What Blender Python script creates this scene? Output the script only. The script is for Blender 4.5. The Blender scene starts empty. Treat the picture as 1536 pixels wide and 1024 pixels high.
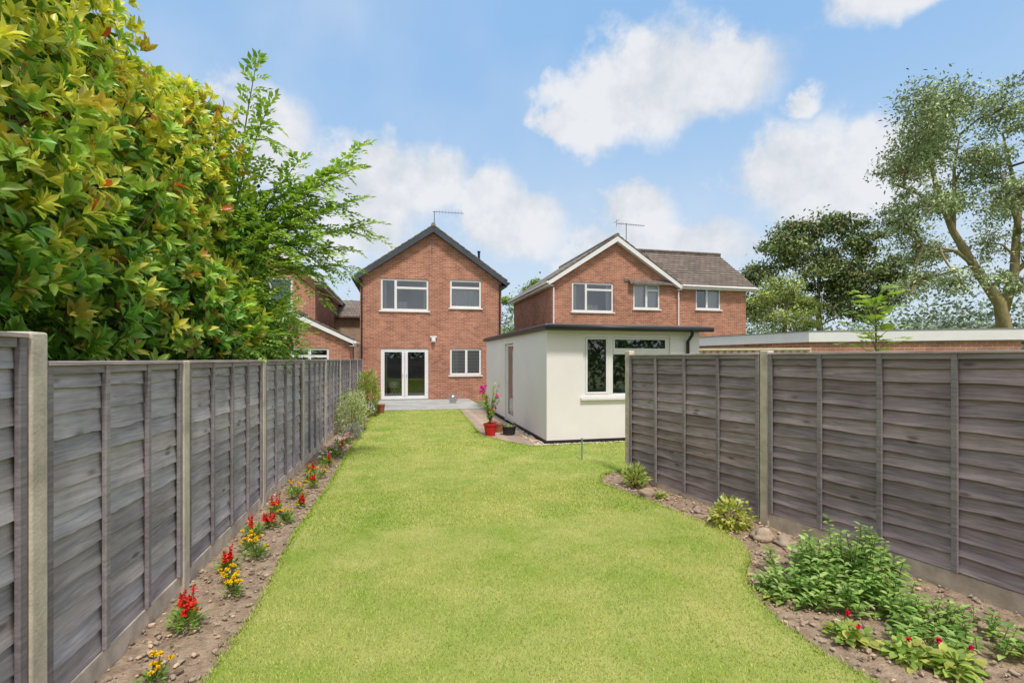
import bpy, math, random
import numpy as np
from mathutils import Vector, Matrix, Euler
random.seed(7); rng=np.random.default_rng(7)
scene=bpy.context.scene
YAW=math.radians(13.05); EYE=1.75
RV=np.array([math.cos(YAW),-math.sin(YAW),0.0]); FV=np.array([math.sin(YAW),math.cos(YAW),0.0])
SUN=Vector((0.06,-0.56,1.0)).normalized()

# ------------------------------------------------------------ helpers
def link(o,parent=None):
    scene.collection.objects.link(o)
    if parent is not None: o.parent=parent
    return o
def root(name,loc=(0,0,0)):
    e=bpy.data.objects.new(name,None); e.location=loc; e.empty_display_size=.3
    return link(e)
class NT:
    def __init__(s,name):
        s.m=bpy.data.materials.new(name); s.m.use_nodes=True
        s.t=s.m.node_tree; s.b=s.t.nodes['Principled BSDF']; s.out=s.t.nodes['Material Output']
    def n(s,typ,**k):
        nd=s.t.nodes.new(typ)
        for a,v in k.items():
            if a.startswith('i_'):
                key=a[2:]
                key=int(key) if key.isdigit() else key.replace('_',' ')
                nd.inputs[key].default_value=v
            else: setattr(nd,a,v)
        return nd
    def l(s,a,b): s.t.links.new(a,b)
def rgba(c): return (c[0],c[1],c[2],1)
def simple(name,c,c2=None,scale=5,rough=.7,bump=0,bscale=None,stretch=(1,1,1),detail=6,spec=.4,metal=0,attr=False,lo=.35,hi=.65,bdist=.01):
    k=NT(name); b=k.b
    b.inputs['Roughness'].default_value=rough; b.inputs['Specular IOR Level'].default_value=spec
    b.inputs['Metallic'].default_value=metal
    tc=k.n('ShaderNodeTexCoord'); mp=k.n('ShaderNodeMapping'); mp.inputs['Scale'].default_value=stretch
    k.l(tc.outputs['Object'],mp.inputs[0])
    no=k.n('ShaderNodeTexNoise',i_Scale=scale,i_Detail=detail,i_Roughness=.6); k.l(mp.outputs[0],no.inputs['Vector'])
    mr=k.n('ShaderNodeMapRange'); mr.inputs[1].default_value=lo; mr.inputs[2].default_value=hi
    k.l(no.outputs[0],mr.inputs[0])
    mx=k.n('ShaderNodeMix',data_type='RGBA'); k.l(mr.outputs[0],mx.inputs[0])
    mx.inputs[6].default_value=rgba(c); mx.inputs[7].default_value=rgba(c2 or [x*.85 for x in c])
    col=mx.outputs[2]
    if attr:
        at=k.n('ShaderNodeAttribute',attribute_name='Col')
        m2=k.n('ShaderNodeMix',data_type='RGBA',blend_type='MULTIPLY'); m2.inputs[0].default_value=1
        k.l(col,m2.inputs[6]); k.l(at.outputs['Color'],m2.inputs[7]); col=m2.outputs[2]
    k.l(col,b.inputs['Base Color'])
    if bump:
        n2=k.n('ShaderNodeTexNoise',i_Scale=bscale or scale*4,i_Detail=5); k.l(mp.outputs[0],n2.inputs['Vector'])
        bp=k.n('ShaderNodeBump',i_Strength=bump,i_Distance=bdist); k.l(n2.outputs[0],bp.inputs['Height']); k.l(bp.outputs[0],b.inputs['Normal'])
    return k.m
def wood(name,c,c2,knot=True):
    """stained, weathered timber: streaky grain, blotchy fading, dark knots"""
    k=NT(name); b=k.b; b.inputs['Roughness'].default_value=.85; b.inputs['Specular IOR Level'].default_value=.15
    tc=k.n('ShaderNodeTexCoord'); mp=k.n('ShaderNodeMapping'); mp.inputs['Scale'].default_value=(1,6,14); k.l(tc.outputs['Object'],mp.inputs[0])
    no=k.n('ShaderNodeTexNoise',i_Scale=3.2,i_Detail=9,i_Roughness=.65); no.inputs['Distortion'].default_value=.6; k.l(mp.outputs[0],no.inputs['Vector'])
    mr=k.n('ShaderNodeMapRange'); mr.inputs[1].default_value=.33; mr.inputs[2].default_value=.67; k.l(no.outputs[0],mr.inputs[0])
    mx=k.n('ShaderNodeMix',data_type='RGBA'); mx.inputs[6].default_value=rgba(c); mx.inputs[7].default_value=rgba(c2); k.l(mr.outputs[0],mx.inputs[0])
    at=k.n('ShaderNodeAttribute',attribute_name='Col'); m2=k.n('ShaderNodeMix',data_type='RGBA',blend_type='MULTIPLY'); m2.inputs[0].default_value=1
    k.l(mx.outputs[2],m2.inputs[6]); k.l(at.outputs['Color'],m2.inputs[7]); col=m2.outputs[2]
    bl=k.n('ShaderNodeTexNoise',i_Scale=2.2,i_Detail=5); k.l(tc.outputs['Object'],bl.inputs['Vector'])
    br=k.n('ShaderNodeMapRange'); br.inputs[1].default_value=.3; br.inputs[2].default_value=.7; br.inputs[3].default_value=.8; br.inputs[4].default_value=1.22; k.l(bl.outputs[0],br.inputs[0])
    fac=br.outputs[0]
    if knot:
        m3=k.n('ShaderNodeMapping'); m3.inputs['Scale'].default_value=(2.6,.01,7.5); k.l(tc.outputs['Object'],m3.inputs[0])
        vo=k.n('ShaderNodeTexVoronoi',i_Scale=1.0); k.l(m3.outputs[0],vo.inputs['Vector'])
        vr=k.n('ShaderNodeMapRange',interpolation_type='SMOOTHSTEP'); vr.inputs[1].default_value=.05; vr.inputs[2].default_value=.17; vr.inputs[3].default_value=.45; vr.inputs[4].default_value=1; k.l(vo.outputs['Distance'],vr.inputs[0])
        mu=k.n('ShaderNodeMath',operation='MULTIPLY'); k.l(fac,mu.inputs[0]); k.l(vr.outputs[0],mu.inputs[1]); fac=mu.outputs[0]
    sc=k.n('ShaderNodeVectorMath',operation='SCALE'); k.l(col,sc.inputs[0]); k.l(fac,sc.inputs['Scale']); k.l(sc.outputs[0],b.inputs['Base Color'])
    bp=k.n('ShaderNodeBump',i_Strength=.5,i_Distance=.006); k.l(no.outputs[0],bp.inputs['Height']); k.l(bp.outputs[0],b.inputs['Normal'])
    return k.m
def brick_mat(name,ang,c1=(.50,.20,.115),c2=(.32,.11,.065),mort=(.53,.45,.37),bw=.225,bh=.075,ms=.006,rough=.85,vz=1.0,off=.5):
    k=NT(name); b=k.b; b.inputs['Roughness'].default_value=rough
    g=k.n('ShaderNodeNewGeometry'); 
    d=k.n('ShaderNodeVectorMath',operation='DOT_PRODUCT'); d.inputs[1].default_value=(math.cos(ang),math.sin(ang),0)
    k.l(g.outputs['Position'],d.inputs[0])
    sx=k.n('ShaderNodeSeparateXYZ'); k.l(g.outputs['Position'],sx.inputs[0])
    mz=k.n('ShaderNodeMath',operation='MULTIPLY'); mz.inputs[1].default_value=vz; k.l(sx.outputs[2],mz.inputs[0])
    cb=k.n('ShaderNodeCombineXYZ'); k.l(d.outputs['Value'],cb.inputs[0]); k.l(mz.outputs[0],cb.inputs[1])
    br=k.n('ShaderNodeTexBrick'); br.offset=off
    br.inputs['Color1'].default_value=rgba(c1); br.inputs['Color2'].default_value=rgba(c2); br.inputs['Mortar'].default_value=rgba(mort)
    br.inputs['Scale'].default_value=1; br.inputs['Mortar Size'].default_value=ms; br.inputs['Mortar Smooth'].default_value=.2
    br.inputs['Brick Width'].default_value=bw; br.inputs['Row Height'].default_value=bh; br.inputs['Bias'].default_value=-.1
    k.l(cb.outputs[0],br.inputs['Vector'])
    no=k.n('ShaderNodeTexNoise',i_Scale=1.1,i_Detail=8,i_Roughness=.78); k.l(g.outputs['Position'],no.inputs['Vector'])
    mr=k.n('ShaderNodeMapRange'); mr.inputs[1].default_value=.3; mr.inputs[2].default_value=.7; mr.inputs[3].default_value=.66; mr.inputs[4].default_value=1.3
    k.l(no.outputs[0],mr.inputs[0])
    mx=k.n('ShaderNodeVectorMath',operation='SCALE'); k.l(br.outputs['Color'],mx.inputs[0]); k.l(mr.outputs[0],mx.inputs['Scale'])
    k.l(mx.outputs[0],b.inputs['Base Color'])
    bp=k.n('ShaderNodeBump',i_Strength=.6,i_Distance=.008); bp.invert=True; k.l(br.outputs['Fac'],bp.inputs['Height']); k.l(bp.outputs[0],b.inputs['Normal'])
    return k.m
def leaf_mat(name,rough=.45,trans=.3,spec=.4):
    k=NT(name); b=k.b; b.inputs['Roughness'].default_value=rough; b.inputs['Specular IOR Level'].default_value=spec
    at=k.n('ShaderNodeAttribute',attribute_name='Col'); k.l(at.outputs['Color'],b.inputs['Base Color'])
    tr=k.n('ShaderNodeBsdfTranslucent')
    sc=k.n('ShaderNodeMix',data_type='RGBA',blend_type='MULTIPLY'); sc.inputs[0].default_value=1; sc.inputs[7].default_value=(1.3,1.25,.6,1)
    k.l(at.outputs['Color'],sc.inputs[6]); k.l(sc.outputs[2],tr.inputs['Color'])
    ms=k.n('ShaderNodeMixShader'); ms.inputs[0].default_value=trans
    k.l(b.outputs[0],ms.inputs[1]); k.l(tr.outputs[0],ms.inputs[2]); k.l(ms.outputs[0],k.out.inputs[0])
    return k.m
def matte_leaf(name):
    k=NT(name); k.t.nodes.remove(k.b); d=k.n('ShaderNodeBsdfDiffuse'); at=k.n('ShaderNodeAttribute',attribute_name='Col')
    k.l(at.outputs['Color'],d.inputs[0]); k.l(d.outputs[0],k.out.inputs[0]); return k.m
def glass_mat(name):
    k=NT(name); k.t.nodes.remove(k.b)
    tr=k.n('ShaderNodeBsdfTransparent'); tr.inputs[0].default_value=(.75,.8,.8,1)
    gl=k.n('ShaderNodeBsdfGlossy'); gl.inputs['Roughness'].default_value=.02; gl.inputs[0].default_value=(.9,.95,1,1)
    fr=k.n('ShaderNodeFresnel',i_IOR=1.5); ad=k.n('ShaderNodeMath',operation='ADD'); ad.inputs[1].default_value=.14
    k.l(fr.outputs[0],ad.inputs[0]); ms=k.n('ShaderNodeMixShader'); k.l(ad.outputs[0],ms.inputs[0])
    k.l(tr.outputs[0],ms.inputs[1]); k.l(gl.outputs[0],ms.inputs[2]); k.l(ms.outputs[0],k.out.inputs[0])
    return k.m

class MB:
    def __init__(s): s.v=[]; s.f=[]; s.mi=[]; s.c=[]
    def add(s,vs,fs,mi=0,col=(1,1,1)):
        o=len(s.v); s.v+= [tuple(x) for x in vs]; s.f+=[tuple(i+o for i in f) for f in fs]; s.mi+=[mi]*len(fs); s.c+=[(col[0],col[1],col[2],1)]*len(vs)
    def box(s,x0,x1,y0,y1,z0,z1,mi=0,col=(1,1,1)):
        s.add([(x0,y0,z0),(x1,y0,z0),(x1,y1,z0),(x0,y1,z0),(x0,y0,z1),(x1,y0,z1),(x1,y1,z1),(x0,y1,z1)],
              [(0,3,2,1),(4,5,6,7),(0,1,5,4),(1,2,6,5),(2,3,7,6),(3,0,4,7)],mi,col)
    def slab(s,q,t,mi=0,col=(1,1,1)):
        q=[Vector(a) for a in q]; lo=[a-Vector((0,0,t)) for a in q]
        s.add(q+lo,[(0,1,2,3),(7,6,5,4),(0,4,5,1),(1,5,6,2),(2,6,7,3),(3,7,4,0)],mi,col)
    def tube(s,pts,rad,n=6,mi=0,col=(1,1,1)):
        pts=[Vector(p) for p in pts]; vs=[];fs=[]
        if not hasattr(rad,'__len__'): rad=[rad]*len(pts)
        for i,p in enumerate(pts):
            t=(pts[min(i+1,len(pts)-1)]-pts[max(i-1,0)]).normalized()
            a=t.orthogonal() if i==0 else (pa-t*pa.dot(t)); a.normalize(); pa=a; b=t.cross(a)
            for j in range(n):
                w=2*math.pi*j/n; vs.append(p+(a*math.cos(w)+b*math.sin(w))*rad[i])
        for i in range(len(pts)-1):
            for j in range(n): fs.append((i*n+j,i*n+(j+1)%n,(i+1)*n+(j+1)%n,(i+1)*n+j))
        fs.append(tuple(range(n))[::-1]); fs.append(tuple((len(pts)-1)*n+j for j in range(n)))
        s.add(vs,fs,mi,col)
    def lathe(s,c,prof,n=20,mi=0,col=(1,1,1)):
        vs=[];fs=[]
        for r,z in prof:
            for j in range(n):
                w=2*math.pi*j/n; vs.append((c[0]+r*math.cos(w),c[1]+r*math.sin(w),c[2]+z))
        for i in range(len(prof)-1):
            for j in range(n): fs.append((i*n+j,i*n+(j+1)%n,(i+1)*n+(j+1)%n,(i+1)*n+j))
        s.add(vs,fs,mi,col)
    def rock(s,c,r,mi=0,col=(1,1,1),sq=.6,sub=1,seed=None):
        R=random.Random(seed if seed is not None else random.random())
        vs,fs=ICO[sub]; ph=[R.uniform(0,6) for _ in range(6)]; a=R.uniform(0,6); ex=R.uniform(.75,1.3)
        out=[]
        for v in vs:
            k=1+.18*math.sin(3*v[0]+ph[0])+.15*math.sin(4*v[1]+ph[1])+.13*math.sin(5*v[2]+ph[2])+.06*R.uniform(-1,1)
            x,y,z=v[0]*k*ex,v[1]*k/ex,v[2]*k*sq
            out.append((c[0]+r*(x*math.cos(a)-y*math.sin(a)),c[1]+r*(x*math.sin(a)+y*math.cos(a)),c[2]+r*z))
        s.add(out,fs,mi,col)
    def obj(s,name,mats,parent=None,smooth=False,bevel=0):
        me=bpy.data.meshes.new(name); me.from_pydata(s.v,[],s.f)
        for m in (mats if isinstance(mats,(list,tuple)) else [mats]): me.materials.append(m)
        me.polygons.foreach_set('material_index',s.mi)
        if smooth: me.polygons.foreach_set('use_smooth',[True]*len(s.f))
        at=me.color_attributes.new('Col','FLOAT_COLOR','POINT'); at.data.foreach_set('color',np.array(s.c,dtype=np.float32).ravel())
        me.update(); o=bpy.data.objects.new(name,me); link(o,parent)
        if bevel:
            b=o.modifiers.new('bevel','BEVEL'); b.width=bevel; b.segments=2; b.limit_method='ANGLE'
        return o
import bmesh
ICO={}
for sb in (1,2,3):
    bm=bmesh.new(); bmesh.ops.create_icosphere(bm,subdivisions=sb,radius=1)
    ICO[sb]=([tuple(v.co) for v in bm.verts],[tuple(v.index for v in f.verts) for f in bm.faces]); bm.free()

T_HI=(np.array([(0,0,0),(-.42,.3,.07),(0,.32,0),(.42,.3,.07),(-.40,.66,.05),(0,.68,-.04),(.40,.66,.05),(0,1,-.13)]),
      np.array([(0,3,2),(0,2,1),(1,2,5),(1,5,4),(2,3,6),(2,6,5),(4,5,7),(5,6,7)]))
T_LO=(np.array([(0,0,0),(-.5,.45,.07),(0,.5,0),(.5,.45,.07),(0,1,-.12)]),np.array([(0,3,2),(0,2,1),(1,2,4),(2,3,4)]))
T_TRI=(np.array([(-.5,0,0),(.5,0,0),(0,1,0)]),np.array([(0,1,2)]))
def nrm(a): return a/np.maximum(np.linalg.norm(a,axis=1,keepdims=True),1e-9)
def leaves(name,P,D,N,L,W,C,mat,T=T_LO,parent=None,smooth=False):
    P=np.asarray(P,float); n=len(P); D=nrm(np.asarray(D,float)); S=nrm(np.cross(D,N)); N=np.cross(S,D)
    L=np.broadcast_to(L,(n,)); W=np.broadcast_to(W,(n,)); t,f=T
    V=P[:,None,:]+ (t[None,:,0,None]*W[:,None,None])*S[:,None,:]+(t[None,:,1,None]*L[:,None,None])*D[:,None,:]+(t[None,:,2,None]*L[:,None,None])*N[:,None,:]
    k=len(t); F=(f[None]+ (np.arange(n)*k)[:,None,None]).reshape(-1)
    me=bpy.data.meshes.new(name); me.vertices.add(n*k); me.vertices.foreach_set('co',V.astype(np.float32).ravel())
    nf=n*len(f); me.loops.add(nf*3); me.loops.foreach_set('vertex_index',F.astype(np.int32))
    me.polygons.add(nf); me.polygons.foreach_set('loop_start',np.arange(0,nf*3,3,dtype=np.int32))
    me.polygons.foreach_set('loop_total',np.full(nf,3,dtype=np.int32))
    if smooth: me.polygons.foreach_set('use_smooth',np.ones(nf,dtype=bool))
    at=me.color_attributes.new('Col','FLOAT_COLOR','POINT')
    cc=np.ones((n,k,4),np.float32); cc[:,:,:3]=np.clip(np.asarray(C),0,.9)[:,None,:]; at.data.foreach_set('color',cc.ravel())
    me.materials.append(mat); me.update(calc_edges=True); me.validate()
    o=bpy.data.objects.new(name,me); return link(o,parent)
def rdir(n): return nrm(rng.normal(size=(n,3)))
def pick(cols,n,jit=.18):
    cols=np.array(cols); c=cols[rng.integers(0,len(cols),n)]; return np.clip(c*(1+rng.uniform(-jit,jit,(n,1))),0,1)

# ------------------------------------------------------------ materials
M={}
M['brickF']=brick_mat('brick_front',0); M['brickS']=brick_mat('brick_side',math.pi/2)
M['brickN']=brick_mat('brick_pale',0,(.5,.36,.25),(.42,.28,.19),(.5,.45,.38))
M['white']=simple('white_upvc',(.84,.82,.82),(.78,.76,.76),3,.35)
M['navy']=simple('dark_bargeboard',(.05,.06,.08),(.07,.08,.10),3,.5)
M['black']=simple('black_plastic',(.02,.02,.024),(.03,.03,.034),3,.4)
M['render']=simple('white_render',(.87,.82,.83),(.82,.765,.77),1.3,.9,bump=.25,bscale=90,bdist=.004,detail=8)
M['tile']=brick_mat('roof_tiles',0,(.23,.18,.15),(.15,.12,.10),(.07,.055,.05),.3,.16,.012,.9,1.0)
M['tileS']=brick_mat('roof_tiles_side',math.pi/2,(.27,.235,.20),(.18,.15,.13),(.09,.075,.07),.3,.16,.012,.9,1.0)
M['felt']=simple('roof_felt',(.2,.2,.2),(.3,.29,.28),2,.95,bump=.3)
M['glass']=glass_mat('window_glass')
M['dark']=simple('room_interior',(.12,.11,.10),(.20,.185,.17),.8,.9)
M['room']=simple('pale_room',(.45,.42,.38),(.55,.52,.48),.8,.9)
M['curtain']=simple('curtain_cloth',(.78,.76,.73),(.58,.57,.56),9,.9,stretch=(1,1,.05))
M['concrete']=simple('concrete_post',(.74,.64,.54),(.48,.41,.34),7,.95,bump=.5,bscale=60,bdist=.006,detail=10)
M['metal']=simple('aerial_metal',(.25,.25,.25),None,5,.4,metal=.6)
M['terra']=simple('terracotta',(.42,.16,.08),(.33,.12,.06),10,.8)
M['redpot']=simple('red_glaze',(.6,.02,.025),(.5,.015,.02),5,.3)
M['galv']=simple('galvanised_steel',(.5,.52,.52),(.4,.42,.43),12,.35,metal=.7)
M['stone']=simple('stone',(.48,.41,.33),(.33,.28,.23),8,.9,bump=.6,bscale=25,bdist=.01,attr=True)
M['bark']=simple('bark',(.26,.22,.12),(.15,.12,.07),6,.95,bump=.8,bscale=20,bdist=.03,stretch=(1,1,.3))
M['barkY']=simple('bark_lichen',(.38,.31,.14),(.20,.16,.09),4,.95,bump=.8,bscale=14,bdist=.03,stretch=(1,1,.4))
M['twig']=simple('twig',(.16,.08,.05),(.1,.07,.04),8,.8)
M['soil']=simple('soil',(.47,.35,.25),(.25,.18,.125),11,1,bump=1,bscale=60,bdist=.02,detail=10)
M['clod']=simple('soil_clods',(.48,.38,.29),(.31,.235,.175),20,1,attr=True,bump=.6,bscale=60)
M['leafG']=leaf_mat('glossy_leaf',.36,.30,.45); M['leaf']=leaf_mat('leaf',.55,.35,.3)
M['matte']=matte_leaf('matte_leaf'); M['grass']=M['matte']; M['petal']=matte_leaf('petal')
M['deck']=brick_mat('deck_boards',0,(.42,.43,.42),(.38,.39,.38),(.25,.26,.25),4.0,.14,.004,.8)
M['woodL']=wood('blue_grey_stained_wood',(.52,.475,.505),(.30,.275,.30))
M['woodR']=wood('mauve_grey_stained_wood',(.48,.385,.40),(.24,.19,.20))
M['woodBat']=wood('stained_batten',(.36,.32,.335),(.21,.185,.195),False)
M['cream']=simple('cream_wood',(.72,.66,.47),(.6,.53,.36),6,.8)

# ------------------------------------------------------------ ground
k=NT('ground_grass'); b=k.b; b.inputs['Roughness'].default_value=.95
g=k.n('ShaderNodeNewGeometry'); no=k.n('ShaderNodeTexNoise',i_Scale=.4,i_Detail=8); k.l(g.outputs['Position'],no.inputs['Vector'])
cr=k.n('ShaderNodeValToRGB'); cr.color_ramp.elements[0].color=(.12,.18,.05,1); cr.color_ramp.elements[1].color=(.22,.25,.09,1)
cr.color_ramp.elements[0].position=.35; cr.color_ramp.elements[1].position=.65
k.l(no.outputs[0],cr.inputs[0]); k.l(cr.outputs[0],b.inputs['Base Color'])
mb=MB(); mb.add([(-900,-900,-.05),(900,-900,-.05),(900,900,-.05),(-900,900,-.05)],[(0,1,2,3)]); mb.obj('ground',k.m)

lawn_pts=[(-1.0,-2.5),(-1.0,1.5),(-1.01,2.9),(-.96,3.6),(-1.0,5.2),(-.93,6.9),(-.92,9),(-.86,12),(-.80,15.7),(-.62,16.42),(1.95,16.42),
 (1.86,13.5),(1.76,10.7),(2.1,9.95),(2.52,9.15),(3.3,9.2),(5.8,9.2),(5.8,7.0),(3.28,6.9),(2.95,6.75),(2.70,6.25),(2.86,5.6),(3.0,5.04),(3.12,4.5),(3.12,3.95),(2.95,3.62),(2.66,3.32),(2.50,3.0),(2.42,2.7),(2.41,2.35),(2.46,2.1),(2.6,1.3),(2.7,-2.5)]
def inpoly(x,y,poly):
    r=np.zeros(len(x),bool); n=len(poly)
    for i in range(n):
        x0,y0=poly[i]; x1,y1=poly[(i+1)%n]
        if y0==y1: continue
        c=((y0>y)!=(y1>y))&(x<(x1-x0)*(y-y0)/(y1-y0)+x0); r^=c
    return r
def patch(x,y):
    return (np.sin(1.3*x+.7*y+1)+np.sin(2.1*x-1.7*y+2)+.7*np.sin(4.3*x+3.1*y)+.6*np.sin(3.7*y-5.3*x+1.2)+.5*np.sin(9*x+5*y)+.4*np.sin(7*y-11*x))/4.2
k=NT('lawn_turf'); b=k.b; b.inputs['Roughness'].default_value=.95; b.inputs['Specular IOR Level'].default_value=.1
g=k.n('ShaderNodeNewGeometry'); no=k.n('ShaderNodeTexNoise',i_Scale=1.6,i_Detail=10,i_Roughness=.65); k.l(g.outputs['Position'],no.inputs['Vector'])
cr=k.n('ShaderNodeValToRGB'); cr.color_ramp.elements[0].color=(.24,.33,.06,1); cr.color_ramp.elements[1].color=(.47,.45,.16,1)
cr.color_ramp.elements[0].position=.35; cr.color_ramp.elements[1].position=.7
k.l(no.outputs[0],cr.inputs[0]); k.l(cr.outputs[0],b.inputs['Base Color'])
n2=k.n('ShaderNodeTexNoise',i_Scale=120,i_Detail=4); k.l(g.outputs['Position'],n2.inputs['Vector'])
bp=k.n('ShaderNodeBump',i_Strength=.6,i_Distance=.01); k.l(n2.outputs[0],bp.inputs['Height']); k.l(bp.outputs[0],b.inputs['Normal'])
lawn=root('lawn')
mb=MB(); n=len(lawn_pts)
mb.add([(x,y,.03) for x,y in lawn_pts],[tuple(range(n))[::-1]])
mb.add([(x,y,.03) for x,y in lawn_pts]+[(x,y,-.03) for x,y in lawn_pts],[(i,(i+1)%n,n+(i+1)%n,n+i) for i in range(n)])
o=mb.obj('turf',k.m,lawn)
bm=bmesh.new(); bm.from_mesh(o.data); bmesh.ops.triangulate(bm,faces=[f for f in bm.faces if len(f.verts)>4]); bmesh.ops.recalc_face_normals(bm,faces=bm.faces); bm.to_mesh(o.data); bm.free()
xs=[];ys=[];hs=[]
for (y0,y1,dens,h) in ((-1,1.5,1000,.026),(1.5,4.2,10500,.023),(4.2,6.5,5500,.024),(6.5,10,2400,.026),(10,16.5,1100,.027)):
    m=int((y1-y0)*6.9*dens); x=rng.uniform(-1.05,5.85,m); y=rng.uniform(y0,y1,m); ok=inpoly(x,y,lawn_pts); xs.append(x[ok]); ys.append(y[ok]); hs.append(np.full(ok.sum(),h))
# fringe at the edge
ex=[];ey=[]
for i in range(n):
    a=np.array(lawn_pts[i]); c=np.array(lawn_pts[(i+1)%n]); q=int(np.linalg.norm(c-a)*500)
    t=rng.uniform(0,1,(q,1)); p=a+(c-a)*t+rng.normal(0,.018,(q,2)); ex.append(p[:,0]); ey.append(p[:,1])
ex=np.concatenate(ex); ey=np.concatenate(ey)
x=np.concatenate(xs+[ex]); y=np.concatenate(ys+[ey]); h=np.concatenate(hs+[np.full(len(ex),.036)]); m=len(x)
P=np.stack([x,y,np.full(m,.027)],1); D=np.stack([rng.normal(0,.75,m),rng.normal(0,.75,m),np.ones(m)],1)
edge=np.clip(1-np.abs(x-.9)/2.0,0,1)
f=np.clip(.28+.5*patch(x,y)+.38*edge+.10*np.sin(x*2*np.pi/.95+.4*np.sin(y*.3))+rng.normal(0,.28,m),0,1)[:,None]
C=np.array([.27,.44,.05])*(1-f)+np.array([.64,.62,.19])*f; C=C*rng.uniform(.66,1.22,(m,1))
leaves('grass_blades',P,D,rdir(m)*.6+[0,0,1],h*rng.uniform(.6,1.25,m),.0045+.0035*(y>5)+.004*(y>9),C,M['grass'],T_TRI,lawn)

# beds
def bed(name,x0,x1,y0,y1,nclod,inside):
    r=root(name); nx=int((x1-x0)/.045); ny=int((y1-y0)/.05); mb=MB()
    X,Y=np.meshgrid(np.linspace(x0,x1,nx),np.linspace(y0,y1,ny))
    Z=.0+.010*patch(X*6,Y*6)+rng.normal(0,.0045,X.shape); Z=np.clip(Z,-.02,.022)
    vs=np.stack([X,Y,Z],-1).reshape(-1,3)
    fs=[(j*nx+i,j*nx+i+1,(j+1)*nx+i+1,(j+1)*nx+i) for j in range(ny-1) for i in range(nx-1)]
    mb.add(vs,fs); mb.obj('soil_surface',M['soil'],r,smooth=True)
    mb=MB(); c=0
    while c<nclod:
        xx=random.uniform(x0,x1); yy=y0+(y1-y0)*random.random()**1.5
        if not inside(xx,yy): continue
        c+=1; s=random.random()**3*.018+.005
        t=random.random(); col=(1,1,1) if t<.6 else ((1.6,1.5,1.4) if t<.85 else (.6,.55,.5))
        mb.rock((xx,yy,.012+s*.2),s,0,col,.6,1)
    mb.obj('clods_and_pebbles',M['clod'],r)
    return r
def not_lawn(x,y): return not inpoly(np.array([x]),np.array([y]),lawn_pts)[0]
bed('flower_bed',-1.66,-.78,-2,17,5500,not_lawn)
def rf_x(y): # right fence line x at y
    return 3.32+(6.59-y)*(.86/4.15)
bed('flower_bed',2.3,4.9,-2,6.85,8500,lambda x,y: not_lawn(x,y) and x<rf_x(y))

# patio / path
pt=root('patio'); mb=MB(); mb.box(-1.35,2.85,16.46,20.38,-.04,.06); mb.obj('decking',M['deck'],pt,bevel=.008)
pa=root('garden_path'); mb=MB(); mb.box(1.80,2.84,10.75,16.44,-.04,.024)
mb.add([(1.79,10.74,.024),(2.84,10.74,.024),(2.84,9.3,.024),(2.55,9.18,.024)],[(0,3,2,1)])
mb.obj('brick_paving',brick_mat('path_paving',0,(.44,.34,.27),(.35,.27,.21),(.25,.21,.17),.22,.11,.006),pa)
mb=MB()
for i in range(900):
    t=random.random()
    if t<.5: xx=random.uniform(2.62,2.86); yy=random.uniform(9.2,12.2)
    else: xx=random.uniform(2.6,4.6); yy=random.uniform(9.19,9.33)
    mb.rock((xx,yy,.035),random.uniform(.01,.02),0,random.choice([(1.9,1.9,1.9),(1.6,1.55,1.5),(1.2,1.1,1.)]),.6,1)
pb=root('pebble_strip'); mb.obj('pebbles',M['stone'],pb)

# ------------------------------------------------------------ building pieces
def wall_front(mb,x0,x1,z0,z1,y,holes,mi=0,reveal=.12,rmi=None):
    xs=sorted({x0,x1}|{h[0] for h in holes}|{h[1] for h in holes}); zs=sorted({z0,z1}|{h[2] for h in holes}|{h[3] for h in holes})
    for a,b in zip(xs,xs[1:]):
        for c,d in zip(zs,zs[1:]):
            mx,mz=(a+b)/2,(c+d)/2
            if any(h[0]<mx<h[1] and h[2]<mz<h[3] for h in holes): continue
            mb.add([(a,y,c),(b,y,c),(b,y,d),(a,y,d)],[(0,1,2,3)],mi)
    for h in holes:
        a,b,c,d=h; Y=y+reveal; q=mi if rmi is None else rmi
        mb.add([(a,y,c),(a,Y,c),(a,Y,d),(a,y,d)],[(0,1,2,3)],q); mb.add([(b,y,c),(b,Y,c),(b,Y,d),(b,y,d)],[(3,2,1,0)],q)
        mb.add([(a,y,d),(a,Y,d),(b,Y,d),(b,y,d)],[(0,1,2,3)],q); mb.add([(a,y,c),(a,Y,c),(b,Y,c),(b,y,c)],[(3,2,1,0)],q)
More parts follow.
